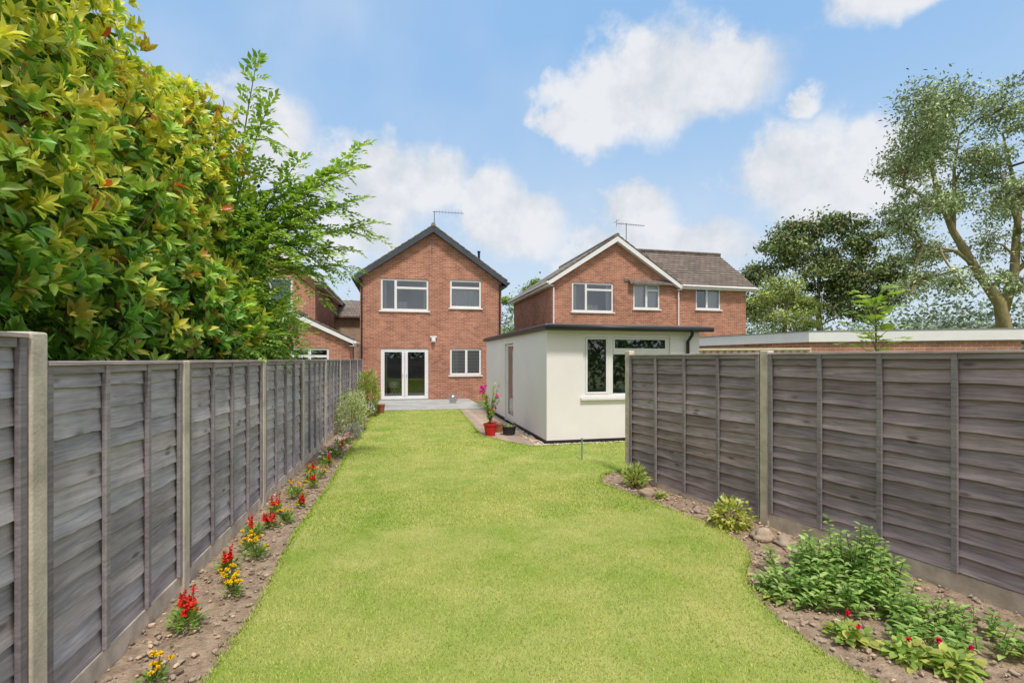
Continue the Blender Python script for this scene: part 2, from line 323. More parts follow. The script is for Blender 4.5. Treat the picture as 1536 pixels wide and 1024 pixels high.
def window(par,x0,x1,z0,z1,y,vs=(),hs=(),curtain=None,sill=True,fw=.075,name='window',room=1.6,mw=.05,inner=M['dark']):
    """vs: vertical mullions (x fraction, z fraction from, to); hs: (z fraction, x from, x to)"""
    yf=y+.035; mb=MB(); W=x1-x0; H=z1-z0
    a,b,c,d=x0+.004,x1-.004,z0+.004,z1-.004
    mb.box(a,a+fw,yf,yf+.07,c,d); mb.box(b-fw,b,yf,yf+.07,c,d)
    mb.box(a+fw,b-fw,yf,yf+.07,c,c+fw); mb.box(a+fw,b-fw,yf,yf+.07,d-fw,d)
    for f,p,q in vs:
        xx=x0+W*f; mb.box(xx-mw,xx+mw,yf-.006,yf+.066,c+fw+ (H-2*fw)*p,c+fw+(H-2*fw)*q)
    for f,p,q in hs:
        zz=z0+H*f; mb.box(a+fw+(W-2*fw)*p,a+fw+(W-2*fw)*q,yf-.003,yf+.063,zz-.045,zz+.045)
    mb.obj(name+'_frame',M['white'],par,bevel=.006)
    mb=MB(); mb.add([(a,yf+.04,c),(b,yf+.04,c),(b,yf+.04,d),(a,yf+.04,d)],[(0,1,2,3)]); mb.obj(name+'_glass',M['glass'],par)
    mb=MB(); R=room; Y=y+.13
    v=[(x0-.25,Y,z0-.1),(x1+.25,Y,z0-.1),(x1+.25,Y,z1+.1),(x0-.25,Y,z1+.1),(x0-.25,Y+R,z0-.1),(x1+.25,Y+R,z0-.1),(x1+.25,Y+R,z1+.1),(x0-.25,Y+R,z1+.1)]
    mb.add(v,[(4,5,6,7),(0,4,7,3),(1,2,6,5),(3,7,6,2),(0,1,5,4)]); mb.obj(name+'_room',inner,par)
    if curtain:
        mb=MB()
        for (p,q,r0,r1) in curtain:
            xa=x0+W*p; xb=x0+W*q; N=max(4,int((xb-xa)/.03)); vv=[];ff=[]
            for i in range(N+1):
                xx=xa+(xb-xa)*i/N; yy=y+.22+.02*math.sin(i*1.5)
                vv+=[(xx,yy,z0+H*r0),(xx,yy,z0+H*r1)]
            ff=[(2*i,2*i+2,2*i+3,2*i+1) for i in range(N)]; mb.add(vv,ff)
        mb.obj(name+'_curtains',M['curtain'],par)
    if sill:
        mb=MB(); mb.box(x0-.06,x1+.06,y-.06,y+.032,z0-.06,z0-.002); mb.obj(name+'_sill',M['white'],par,bevel=.006)
def gable_house(name,x0,x1,y0,y1,ze,zr,holes,barge,over=.22,fr=.25,bw=.2):
    r=root(name); cx=(x0+x1)/2; mb=MB()
    wall_front(mb,x0,x1,-.05,ze,y0,holes,0)
    mb.add([(x0,y0,ze),(x1,y0,ze),(cx,y0,zr-.12)],[(0,1,2)],0)
    mb.add([(x1,y1,-.05),(x0,y1,-.05),(x0,y1,ze),(x1,y1,ze)],[(0,1,2,3)],0); mb.add([(x1,y1,ze),(x0,y1,ze),(cx,y1,zr-.12)],[(0,1,2)],0)
    mb.add([(x0,y1,-.05),(x0,y0,-.05),(x0,y0,ze),(x0,y1,ze)],[(0,1,2,3)],1)
    mb.add([(x1,y0,-.05),(x1,y1,-.05),(x1,y1,ze),(x1,y0,ze)],[(0,1,2,3)],1)
    mb.obj('brick_walls',[M['brickF'],M['brickS']],r)
    sl=(zr-ze)/((x1-x0)/2); ez=ze-over*sl
    mb=MB(); Ya,Yb=y0-fr,y1+fr
    mb.slab([(x0-over,Ya,ez+.06),(cx,Ya,zr+.06),(cx,Yb,zr+.06),(x0-over,Yb,ez+.06)][::-1],.06)
    mb.slab([(cx,Ya,zr+.06),(x1+over,Ya,ez+.06),(x1+over,Yb,ez+.06),(cx,Yb,zr+.06)][::-1],.06)
    yy=Ya
    while yy<Yb: # ridge tiles
        mb.tube([(cx,yy,zr+.05),(cx,yy+.43,zr+.055)],.10,8); yy+=.45
    # stepped verge tiles
    for s,xe in ((-1,x0-over),(1,x1+over)):
        nt=12
        for i in range(nt):
            t0=i/nt; t1=(i+1)/nt; xa=xe+(cx-xe)*t0; xb=xe+(cx-xe)*t1; za=ez+(zr-ez)*t0+.06; zb=ez+(zr-ez)*t1+.06
            mb.slab([(xa,Ya-.02,za+.03),(xb,Ya-.02,zb+.008),(xb,Ya+.3,zb+.008),(xa,Ya+.3,za+.03)][::(-1 if s<0 else 1)],.04)
    mb.obj('tiled_roof',M['tileS'],r)
    mb=MB(); yb=Ya-.004
    for s,xe in ((-1,x0-over),(1,x1+over)):
        q=[(xe,ez-.005),(cx,zr-.005),(cx,zr-bw-.03),(xe+ -s*.02,ez-bw+.02)]
        V=[(a,yb,b) for a,b in q]+[(a,yb+.03,b) for a,b in q]
        mb.add(V,[(0,1,2,3),(7,6,5,4),(0,4,5,1),(1,5,6,2),(2,6,7,3),(3,7,4,0)])
        # soffit under the verge
        xs=[(xe,ez-bw+.03),(cx,zr-bw-.02)]
        mb.add([(xs[0][0],yb+.03,xs[0][1]),(xs[1][0],yb+.03,xs[1][1]),(xs[1][0],y0-.002,xs[1][1]),(xs[0][0],y0-.002,xs[0][1])],[(0,1,2,3)])
        # fascia, gutter along the eaves
        xa,xb=sorted((xe,xe-s*.03)); mb.box(xa,xb,Ya+.03,Yb,ez-.2,ez-.002)
        mb.tube([(xe+s*.05,Ya-.02,ez-.06),(xe+s*.05,Yb,ez-.06)],.055,8)
        xa,xb=sorted((xe-s*.03,(x0 if s<0 else x1)+s*.002)); mb.box(xa,xb,Ya+.03,Yb,ez-.2,ez-.185)
    mb.obj('bargeboards_and_gutters',barge,r)
    return r,sl
def pipe(par,x,y,z0,z1,mat,name='downpipe'):
    mb=MB(); mb.tube([(x,y,z0),(x,y,z1)],.034,8)
    z=z0+.6
    while z<z1: mb.tube([(x,y,z),(x,y,z+.05)],.043,8); z+=1.3
    mb.obj(name,mat,par,smooth=False)

# ------------------------------------------------------------ main house
Y=20.4
wA=(-.77,1.16,3.73,5.04); wB=(2.05,3.38,3.90,5.08); dA=(-.77,1.16,.07,2.18); wC=(2.05,3.38,1.06,2.18)
H1,_=gable_house('brick_house',-1.57,4.26,Y,Y+9.5,5.18,7.22,[wA,wB,dA,wC],M['navy'])
window(H1,*wA,Y,vs=((.31,0,1),),hs=((.72,.31,1),),curtain=((.03,.12,0,1),(.90,.98,0,1),(.35,.55,0,.3)),name='bedroom_window',inner=M['room'])
window(H1,*wB,Y,hs=((.72,0,1),),curtain=((.03,.97,.0,.68),),name='bathroom_window',inner=M['room'])
window(H1,*wC,Y,vs=((.52,0,1),),name='kitchen_window')
mb=MB()
for i in range(16):
    z=1.13+i*.062
    for xa,xb in ((2.12,2.68),(2.80,3.32)): mb.box(xa,xb,Y+.13,Y+.135,z,z+.036)
mb.obj('kitchen_blinds',M['white'],H1)
window(H1,*dA,Y,vs=((.5,0,1),),curtain=((.1,.13,0,1),),sill=False,name='french_doors',fw=.15,mw=.12,room=3,inner=M['dark'])
mb=MB(); 
for xx in (.12,.27): mb.box(xx-.01,xx+.01,Y-.0,Y+.025,1.0,1.12)
mb.box(-.77,1.16,Y-.08,Y+.03,.062,.10); mb.obj('door_handles_and_threshold',M['galv'],H1)
mb=MB(); mb.box(.186,.204,Y+.024,Y+.030,.2,2.05); mb.obj('door_meeting_line',M['felt'],H1)
# chair inside
mb=MB(); mb.lathe((-.25,Y+.8,.5),[(0.05,0),(.2,.02),(.24,.12),(.25,.3),(.23,.31),(.22,.14),(.18,.05),(0.01,.03)],16)
for a in range(4): 
    w=a*math.pi/2+.7; mb.tube([(-.25,Y+.8,.5),(-.25+.2*math.cos(w),Y+.8+.2*math.sin(w),.06)],.014,6)
mb.obj('dining_chair',M['white'],H1,smooth=True)
pipe(H1,4.18,Y-.06,.06,4.95,M['black']); pipe(H1,-1.50,Y-.06,.06,4.95,M['black'])
mb=MB(); mb.tube([(1.30,Y-.05,6.2),(1.30,Y-.05,6.75)],.014,6); mb.obj('gable_vent_pipe',M['metal'],H1)
mb=MB(); mb.box(1.28,1.44,Y-.12,Y-.002,2.44,2.62); mb.box(1.31,1.41,Y-.2,Y-.12,2.47,2.55); mb.tube([(1.22,Y-.06,2.66),(1.5,Y-.06,2.66)],.03,8); mb.obj('security_light',M['white'],H1,bevel=.008)
mb=MB(); mb.tube([(3.6,Y+2.0,5.7),(3.6,Y+2.0,6.75)],.06,10); mb.tube([(3.6,Y+2,6.72),(3.6,Y+2,6.78)],.08,10); mb.obj('flue',M['black'],H1)
mb=MB(); mb.tube([(1.42,Y+.3,7.1),(1.42,Y+.3,8.0)],.018,6); mb.tube([(1.35,Y+.3,7.98),(2.65,Y+.1,7.93)],.012,6)
for i in range(9): mb.tube([(1.5+i*.13,Y+.28-i*.02,7.85),(1.5+i*.13,Y+.28-i*.02,8.07)],.006,4)
mb.obj('tv_aerial',M['metal'],H1)

# ------------------------------------------------------------ right house
a1=(7.47,9.47,3.86,5.18); a2=(10.46,11.81,4.05,5.20); a3=(13.7,15.05,4.10,5.22)
H2,_=gable_house('brick_house',6.54,12.60,Y,Y+7.3,5.30,7.28,[a1,a2],M['white'])
mb=MB(); wall_front(mb,12.6,16.45,-.05,5.34,Y+.004,[a3]); 
mb.add([(16.45,Y,-.05),(16.45,Y+5,-.05),(16.45,Y+5,5.34),(16.45,Y,5.34)],[(0,1,2,3)],1); mb.add([(16.45,Y,5.34),(16.45,Y+5,5.34),(16.45,Y+2.5,7.2)],[(0,1,2)],1)
mb.add([(16.45,Y+5,-.05),(12.6,Y+5,-.05),(12.6,Y+5,5.34),(16.45,Y+5,5.34)],[(0,1,2,3)],0)
mb.obj('wing_walls',[M['brickF'],M['brickS']],H2)
mb=MB(); mb.slab([(10.2,Y-.25,5.22),(16.75,Y-.25,5.22),(16.75,Y+2.5,7.30),(10.2,Y+2.5,7.30)],.07)
mb.slab([(10.2,Y+2.5,7.30),(16.75,Y+2.5,7.30),(16.75,Y+5.3,5.2),(10.2,Y+5.3,5.2)],.07)
# raised tile ribs for relief
for i in range(15):
    t=i/15; yy=Y-.25+2.75*t; zz=5.22+2.08*t
    mb.add([(12.3,yy-.002,zz+.045),(16.78,yy-.002,zz+.045),(16.78,yy+.19,zz+.15),(12.3,yy+.19,zz+.15),(12.3,yy-.002,zz),(16.78,yy-.002,zz)],[(0,1,2,3),(4,5,1,0)])
xx=11.0
while xx<16.7: mb.tube([(xx,Y+2.5,7.35),(xx+.43,Y+2.5,7.355)],.1,8); xx+=.45
mb.obj('wing_roof',M['tile'],H2)
mb=MB(); mb.box(12.75,16.78,Y-.28,Y-.255,5.02,5.20); mb.box(12.75,16.76,Y-.254,Y-.002,5.02,5.035); mb.tube([(12.8,Y-.33,5.15),(16.82,Y-.33,5.12)],.055,8)
q=[(Y-.25,5.15),(Y+2.5,7.24),(Y+2.5,7.05),(Y-.25,4.98)]
mb.add([(16.77,a,b) for a,b in q]+[(16.80,a,b) for a,b in q],[(0,1,2,3),(7,6,5,4),(0,4,5,1),(1,5,6,2),(2,6,7,3),(3,7,4,0)])
mb.obj('wing_fascia',M['white'],H2)
window(H2,*a1,Y,vs=((.34,0,1),),hs=((.76,.34,1),),curtain=((.03,.14,0,1),(.86,.97,0,1),(.36,.66,0,.25)),name='bedroom_window',inner=M['room'])
window(H2,*a2,Y,vs=((.5,0,1),),hs=((.76,.5,1),),curtain=((.04,.46,0,1),(.54,.96,0,.7)),name='landing_window',inner=M['room'])
window(H2,*a3,Y,vs=((.45,0,1),),curtain=((.5,.95,0,1),),name='wing_window',inner=M['room'])
mb=MB(); mb.box(10.0,10.2,Y-.04,Y-.002,5.3,5.42); mb.obj('vent',M['dark'],H2)
mb=MB(); mb.tube([(10.4,Y+.6,6.95),(10.4,Y+.6,8.15)],.02,6); mb.tube([(9.9,Y+.6,8.1),(11.3,Y+.5,8.05)],.012,6)
for i in range(11): mb.tube([(9.95+i*.125,Y+.42,8.1-i*.004),(9.95+i*.125,Y+.75,8.1-i*.004)],.006,4)
mb.tube([(9.9,Y+.6,7.95),(9.9,Y+.6,8.28)],.01,4)
mb.tube([(9.9,Y+.3,8.2),(9.9,Y+.9,8.2)],.01,4); mb.obj('tv_aerial',M['metal'],H2)
pipe(H2,12.72,Y-.1,0,4.9,M['white']); pipe(H2,6.6,Y-.06,0,4.9,M['white'])

# ------------------------------------------------------------ left neighbours
H3,_=gable_house('brick_house',-9.2,-3.35,Y+.5,Y+9,5.12,7.2,[(-5.6,-4.2,3.7,5)],M['white'])
window(H3,-5.6,-4.2,3.7,5.0,Y+.5,name='window',vs=((.4,0,1),))
H4,_=gable_house('brick_garage',-5.6,-1.82,18.9,20.6,2.50,3.42,[(-3.9,-2.55,1.05,2.15)],M['white'],over=.15,fr=.15,bw=.15)
window(H4,-3.9,-2.55,1.05,2.15,18.9,vs=((.5,0,1),),hs=((.72,0,1),))
H5=root('brick_house'); mb=MB(); wall_front(mb,-6,-.2,-.05,4.0,27,[]); mb.add([(-.2,27,-.05),(-.2,34,-.05),(-.2,34,4.0),(-.2,27,4.0)],[(0,1,2,3)])
mb.obj('pale_brick_walls',M['brickN'],H5)
mb=MB(); mb.slab([(-6,26.7,4.0),(0.1,26.7,4.0),(-.9,30,5.2),(-6,30,5.2)],.08); mb.slab([(.1,26.7,4.0),(.1,34,4.0),(-.9,31,5.2),(-.9,30,5.2)],.08); mb.obj('grey_roof',M['tile'],H5)

# ------------------------------------------------------------ garage / outbuilding
G=root('white_garden_building'); gx0,gx1,gy0,gy1=2.886,6.36,9.35,16.3
wG=(3.67,5.66,.96,2.26)
mb=MB(); wall_front(mb,gx0,gx1,.10,2.33,gy0,[wG],0,.1)
# left wall with a door opening
dz1=2.16
for (ya,yb,za,zb) in ((gy0,12.3,.10,2.33),(12.3,13.35,dz1,2.33),(13.35,gy1,.10,2.33)):
    mb.add([(gx0,yb,za),(gx0,ya,za),(gx0,ya,zb),(gx0,yb,zb)],[(0,1,2,3)])
mb.add([(gx0,12.3,.03),(gx0+.1,12.3,.03),(gx0+.1,12.3,dz1),(gx0,12.3,dz1)],[(0,1,2,3)]); mb.add([(gx0,13.35,.03),(gx0+.1,13.35,.03),(gx0+.1,13.35,dz1),(gx0,13.35,dz1)],[(0,1,2,3)])
mb.add([(gx1,gy0,.1),(gx1,gy1,.1),(gx1,gy1,2.33),(gx1,gy0,2.33)],[(0,1,2,3)]); mb.add([(gx1,gy1,.1),(gx0,gy1,.1),(gx0,gy1,2.33),(gx1,gy1,2.33)],[(0,1,2,3)])
mb.obj('rendered_walls',M['render'],G)
mb=MB(); mb.box(gx0+.008,gx1-.008,gy0+.008,gy0+.06,-.05,.098); mb.box(gx0+.008,gx0+.06,gy0+.061,12.29,-.05,.098); mb.box(gx0+.008,gx0+.06,13.36,gy1,-.05,.098); mb.obj('black_plinth',M['black'],G)
mb=MB(); mb.box(gx0-.10,gx1+.12,gy0-.20,gy1+.1,2.335,2.43); mb.obj('fascia',M['black'],G,bevel=.012)
mb=MB(); mb.box(gx0-.07,gx1+.09,gy0-.15,gy1+.1,2.432,2.455); mb.obj('flat_roof',M['felt'],G)
mb=MB(); mb.tube([(gx0-.05,gy0-.25,2.385),(gx1+.16,gy0-.25,2.37)],.05,10); mb.tube([(6.05,gy0-.24,2.35),(6.05,gy0-.2,2.25),(6.05,gy0-.05,2.12),(6.05,gy0-.05,.1)],.035,10); mb.obj('gutter_and_downpipe',M['black'],G,smooth=True)
window(G,*wG,gy0,vs=((.31,0,1),),hs=((.715,.33,1),),name='garden_room_window',room=2.4,fw=.06,mw=.055)
mb=MB() # opening casement frames inside the main frame
for (xa,xb,za,zb) in ((3.735,4.23,1.025,2.195),(4.345,5.595,1.93,2.195)):
    f_=.04; yy=gy0+.045
    mb.box(xa,xa+f_,yy-.02,yy,za,zb); mb.box(xb-f_,xb,yy-.02,yy,za,zb); mb.box(xa+f_,xb-f_,yy-.02,yy,za,za+f_); mb.box(xa+f_,xb-f_,yy-.02,yy,zb-f_,zb)
mb.obj('casements',M['white'],G)
mb=MB(); x=gx0+.04
mb.box(x,x+.06,12.305,12.37,.03,dz1-.005); mb.box(x,x+.06,13.28,13.345,.03,dz1-.005); mb.box(x,x+.06,12.37,13.28,dz1-.07,dz1-.005); mb.box(x,x+.06,12.37,13.28,.03,.22); mb.box(x,x+.06,12.37,12.47,.22,dz1-.07); mb.box(x,x+.06,13.18,13.28,.22,dz1-.07)
mb.obj('side_door_frame',M['white'],G,bevel=.006)
mb=MB(); mb.add([(x+.03,13.18,.22),(x+.03,12.47,.22),(x+.03,12.47,dz1-.07),(x+.03,13.18,dz1-.07)],[(0,1,2,3)]); mb.obj('side_door_glass',M['glass'],G)
mb=MB(); mb.box(x+.4,x+.41,12.1,13.6,0,2.3); mb.obj('side_door_room',M['curtain'],G)
# things on the windowsill
mb=MB(); mb.lathe((4.7,gy0+.3,1.03),[(.0,0),(.05,0),(.06,.1),(.05,.11)],12); mb.box(4.85,5.2,gy0+.25,gy0+.33,1.03,1.10); mb.tube([(5.02,gy0+.29,1.1),(5.02,gy0+.29,1.38)],.006,5); mb.add([(5.03,gy0+.29,1.15),(5.18,gy0+.29,1.15),(5.03,gy0+.29,1.36)],[(0,1,2)])
mb.obj('model_boat',simple('blue_paint',(.08,.4,.7),(.15,.45,.7),6,.5),G)

# neighbour flat-roof garages
A_=np.array([9.4,13.9]);B_=np.array([10.25,10.35]);C_=np.array([14.6,8.58]); D_=np.array([17.5,14.5])
NG=root('flat_roof_garage')
def vwall(mb,p,q,z0,z1,mi=0): mb.add([(p[0],p[1],z0),(q[0],q[1],z0),(q[0],q[1],z1),(p[0],p[1],z1)],[(0,1,2,3)],mi)
angBC=math.atan2(*(C_-B_)[::-1])
mb=MB(); vwall(mb,A_,B_,-.05,2.2,0); vwall(mb,B_,C_,-.05,2.2,1); vwall(mb,C_,D_,-.05,2.2,0); mb.obj('brick_walls',[M['brickS'],brick_mat('brick_oblique',angBC,(.46,.20,.12),(.36,.15,.095),(.48,.42,.34))],NG)
def off(p,c,s): return c+(p-c)*s
cen=(A_+B_+C_+D_)/4; 
ro=[off(p,cen,1.03) for p in (A_,B_,C_,D_)]
mb=MB(); mb.slab([(p[0],p[1],2.42+zz) for p,zz in zip(ro,(0,.02,.05,.05))],.26); mb.obj('white_fascia',M['white'],NG)
ro=[off(p,cen,1.035) for p in (A_,B_,C_,D_)]
mb=MB(); mb.slab([(p[0],p[1],2.445+zz) for p,zz in zip(ro,(0,.02,.05,.05))],.024); mb.obj('felt_roof',M['felt'],NG)

# ------------------------------------------------------------ fences
def fence_panel(par,P,Q,z0,z1,wood_m,side,nb=13,nbat=3,gap=.06,amp=.010,proud=.022,batm=None):
    P=Vector((P[0],P[1],0)); Q=Vector((Q[0],Q[1],0)); e=(Q-P); L=e.length-2*gap; e.normalize(); ang=math.atan2(e.y,e.x)
    mb=MB(); bh=(z1-z0)/nb; s=side; K=26
    for i in range(nb):
        zb=z0+i*bh; ph=random.uniform(0,9); f1=random.uniform(2,5); f2=random.uniform(7,12); t=random.uniform(.8,1.2); tint=random.uniform(-.04,.04); col=(t*(1+tint),t,t*(1-tint))
        vs=[];fs=[]
        for j in range(K+1):
            x=L*j/K; w=amp*(math.sin(f1*x+ph)*.6+math.sin(f2*x+2*ph)*.3+random.uniform(-.25,.25)); bow=.004*math.sin(f1*.8*x+ph)
            vs+=[(x,s*.0+s*.002,zb+bh*1.12),(x,s*(proud*.62+bow),zb+bh*.45),(x,s*(proud+bow),zb+w),(x,s*(proud+bow-.012),zb+w-.001),(x,0,zb+w+.004)]
        for j in range(K):
            o=j*5
            for q in range(4):
                f=(o+q,o+q+1,o+5+q+1,o+5+q); fs.append(f if s<0 else f[::-1])
        mb.add(vs,fs,0,col)
    mb.add([(0,-s*.006,z0),(L,-s*.006,z0),(L,-s*.006,z1),(0,-s*.006,z1)],[(0,1,2,3)],0,(.5,.5,.5))
    ob=mb.obj('boards',wood_m,par); ob.location=P+e*gap; ob.rotation_euler=(0,0,ang)
    mb=MB(); 
    for i in range(nbat+2):
        x=.022+(L-.044)*i/(nbat+1); t=random.uniform(.85,1.15)
        a,b=sorted((s*(proud+.003),s*(proud+.026))); mb.box(x-.02,x+.02,a,b,z0-.0,z1-.01,0,(t,t,t))
        a,b=sorted((-s*.008,-s*.03)); mb.box(x-.02,x+.02,a,b,z0,z1-.01,0,(t,t,t))
    a,b=sorted((-s*.03,s*(proud+.034))); mb.box(0,L,a,b,z1-.008,z1+.012,0,(1.7,1.6,1.5))
    a,b=sorted((s*(proud+.002),s*(proud+.018))); mb.box(.045,L-.045,a,b,z1-.05,z1-.009,0,(1.1,1.1,1.1))
    ob=mb.obj('battens_and_capping',batm or M['woodBat'],par,bevel=.003); ob.location=P+e*gap; ob.rotation_euler=(0,0,ang)
def gravel_board(par,P,Q,h,th=.05):
    P=Vector((P[0],P[1],0)); Q=Vector((Q[0],Q[1],0)); e=Q-P; L=e.length; ang=math.atan2(e.y,e.x)
    mb=MB(); mb.box(.045,L-.045,-th/2,th/2,-.05,h); ob=mb.obj('gravel_board',M['concrete'],par,bevel=.005); ob.location=P; ob.rotation_euler=(0,0,ang)
def post(par,p,h,w=.1,ang=0):
    mb=MB(); mb.box(-w/2,w/2,-w/2,w/2,-.05,h); ob=mb.obj('concrete_post',M['concrete'],par,bevel=.01); ob.location=(p[0],p[1],0); ob.rotation_euler=(0,0,ang)
LP=[(-1.70,-1.4),(-1.66,.6),(-1.63,2.60),(-1.625,4.13),(-1.61,6.24),(-1.56,8.35),(-1.52,10.5),(-1.48,12.6),(-1.45,14.7),(-1.42,16.8),(-1.40,18.85)]
LF=root('wooden_fence')
for i,(p,q) in enumerate(zip(LP,LP[1:])):
    hi=1.85 if i<2 else 1.725
    fence_panel(LF,p,q,.135,hi,M['woodL'],-1,nb=13,nbat=2 if i==2 else 3,amp=.012,proud=.018); gravel_board(LF,p,q,.13)
for i,p in enumerate(LP): post(LF,p,1.87 if i<=2 else 1.735,.105)
RP=[(3.32,6.59),(3.77,4.36),(4.22,2.22),(4.66,.1),(5.1,-2.0)]
RF=root('wooden_fence')
ang=math.atan2(RP[1][1]-RP[0][1],RP[1][0]-RP[0][0])
for i,(p,q) in enumerate(zip(RP,RP[1:])):
    fence_panel(RF,p,q,.15 if i else .06,1.80,M['woodR'],-1,nb=14,nbat=3,amp=.011,proud=.03,gap=.055)
    gravel_board(RF,p,q,.14 if i else .055)
for i,p in enumerate(RP): post(RF,p,1.835 if i else 1.87,.10,ang)
BF=root('wooden_fence'); bp_=[(-1.70,-2.6),(.5,-2.6),(2.8,-2.6),(5.1,-2.6)]
for p,q in zip(bp_,bp_[1:]): fence_panel(BF,p,q,.14,1.8,M['woodR'],1); gravel_board(BF,p,q,.13)
for p in bp_: post(BF,p,1.85)
# neighbour cream fence
CF=root('picket_fence'); mb=MB(); p0=Vector((6.5,9.75,0)); p1=Vector((8.4,8.5,0)); e=p1-p0
for i in range(17):
    c=p0+e*(i/16); mb.box(c.x-.04,c.x+.04,c.y-.012,c.y+.012,0,1.93)
mb.tube([(p0.x,p0.y-.04,1.96),(p1.x,p1.y-.04,1.96)],.03,4); mb.tube([(p0.x,p0.y-.04,1.2),(p1.x,p1.y-.04,1.2)],.03,4); mb.obj('pickets',M['cream'],CF)
# ------------------------------------------------------------ foliage
def shell(cen,rad,n,thick=.35,lump=.16):
    d=rdir(n); k=1+lump*(np.sin(3.1*d[:,0]*2+cen[0])+np.sin(5.3*d[:,1]+cen[1]*2)+np.sin(4.7*d[:,2]*1.5+1.3))/1.7
    r=(1-thick*rng.random(n)**1.6)*k
    return np.array(cen)+d*np.array(rad)*r[:,None],d
def whorls(P,O,per,L,W,cf,name,mat,parent,T=T_HI):
    n=len(P); idx=np.repeat(np.arange(n),per); m=len(idx); ax=nrm(O[idx]); 
    a=rng.uniform(0,2*np.pi,m); t=nrm(np.cross(ax,rdir(n)[idx])); b=np.cross(ax,t)
    sp=rng.uniform(.35,1.25,m)[:,None]; D=ax*np.cos(sp)+ (t*np.cos(a)[:,None]+b*np.sin(a)[:,None])*np.sin(sp)
    N=ax*.9+rdir(m)*.35-D*.1
    PP=P[idx]-ax*(rng.uniform(0,.06,(m,1)))+D*.008
    sc=rng.uniform(.7,1.2,m)
    return leaves(name,PP,D,N,L*sc,W*sc,cf(idx),mat,T,parent,smooth=False)
def photinia():
    r=root('photinia_shrub')
    blobs=[((-3.15,4.55,3.0),(1.30,1.75,2.35),1.0),((-2.95,2.9,2.75),(1.15,1.3,2.1),.75),((-2.6,4.2,2.1),(.85,1.5,.9),.35),((-3.4,5.3,4.0),(1.1,1.2,1.5),.5),((-2.75,5.9,2.5),(.95,1.0,1.2),.35),((-2.3,5.6,2.15),(.75,1.2,.7),.3),((-2.72,5.95,3.45),(.92,1.15,1.35),.5),((-2.65,6.25,3.95),(.82,1.0,1.0),.35)]
    Ps=[];Os=[]
    for c,ra,w in blobs:
        P,d=shell(c,ra,int(2300*w),.4,.14); O=nrm(d*np.array([1,1,.6])+np.array([0,0,.55])+rdir(len(P))*.45); Ps.append(P);Os.append(O)
    P=np.concatenate(Ps);O=np.concatenate(Os)
    ok=(P[:,0]<-1.52+.28*rng.random(len(P))*(P[:,2]>1.7))&(P[:,2]>.5)&((P[:,0]<-1.75)|(P[:,2]>1.70)); P=P[ok];O=O[ok]; n=len(P)
    young=np.clip((P[:,2]-2.1)/2.6,0,1)*.65+rng.random(n)*.6 + .22*np.sin(2.5*P[:,1]+2*P[:,2])
    old=np.array([.19,.40,.06]); mid=np.array([.40,.60,.09]); yel=np.array([.76,.78,.13]); br=np.array([.66,.36,.10])
    base=np.where((young<.40)[:,None],old,np.where((young<.74)[:,None],mid,yel)); isbr=(rng.random(n)<.08); base[isbr]=.5*base[isbr]+.5*br
    def cf(idx):
        m=len(idx); c=base[idx]*rng.uniform(.65,1.25,(m,1)); q=rng.random(m)
        c[q<.012]=[.7,.14,.05]; s=(q>.02)&(q<.09); c[s]=np.array([.78,.70,.12]); return c
    whorls(P,O,10,.112,.046,cf,'leaves',M['leafG'],r)
    # inner darker foliage that closes the crown
    Ps=[]
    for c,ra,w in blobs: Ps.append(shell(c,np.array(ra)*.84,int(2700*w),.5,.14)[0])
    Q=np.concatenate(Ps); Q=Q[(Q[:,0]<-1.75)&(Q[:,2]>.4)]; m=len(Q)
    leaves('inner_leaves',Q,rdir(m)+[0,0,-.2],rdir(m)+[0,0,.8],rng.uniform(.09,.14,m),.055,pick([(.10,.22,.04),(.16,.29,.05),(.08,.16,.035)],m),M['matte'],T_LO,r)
    mb=MB()
    for i in range(46):
        c,ra,w=random.choice(blobs); d=rdir(1)[0]; d[2]=abs(d[2])*.8; e=np.array(c)+d*np.array(ra)*.85
        if e[0]>-1.8: e[0]=-1.85
        b0=np.array([-3.1+random.uniform(-.3,.3),4.4+random.uniform(-.9,.6),0.0]); mid_=b0*.45+e*.55+np.array([random.uniform(-.2,.2),random.uniform(-.2,.2),-.3])
        mb.tube([b0,b0*.7+mid_*.3+[0,0,.2],mid_,e],[.045,.035,.02,.006],6)
    # reddish shoots to whorls near the surface
    for i in rng.integers(0,n,900):
        mb.tube([P[i]-O[i]*.28+[0,0,-.05],P[i]-O[i]*.1,P[i]+O[i]*.01],[.006,.004,.003],4)
    mb.obj('branches',M['twig'],r)
photinia()

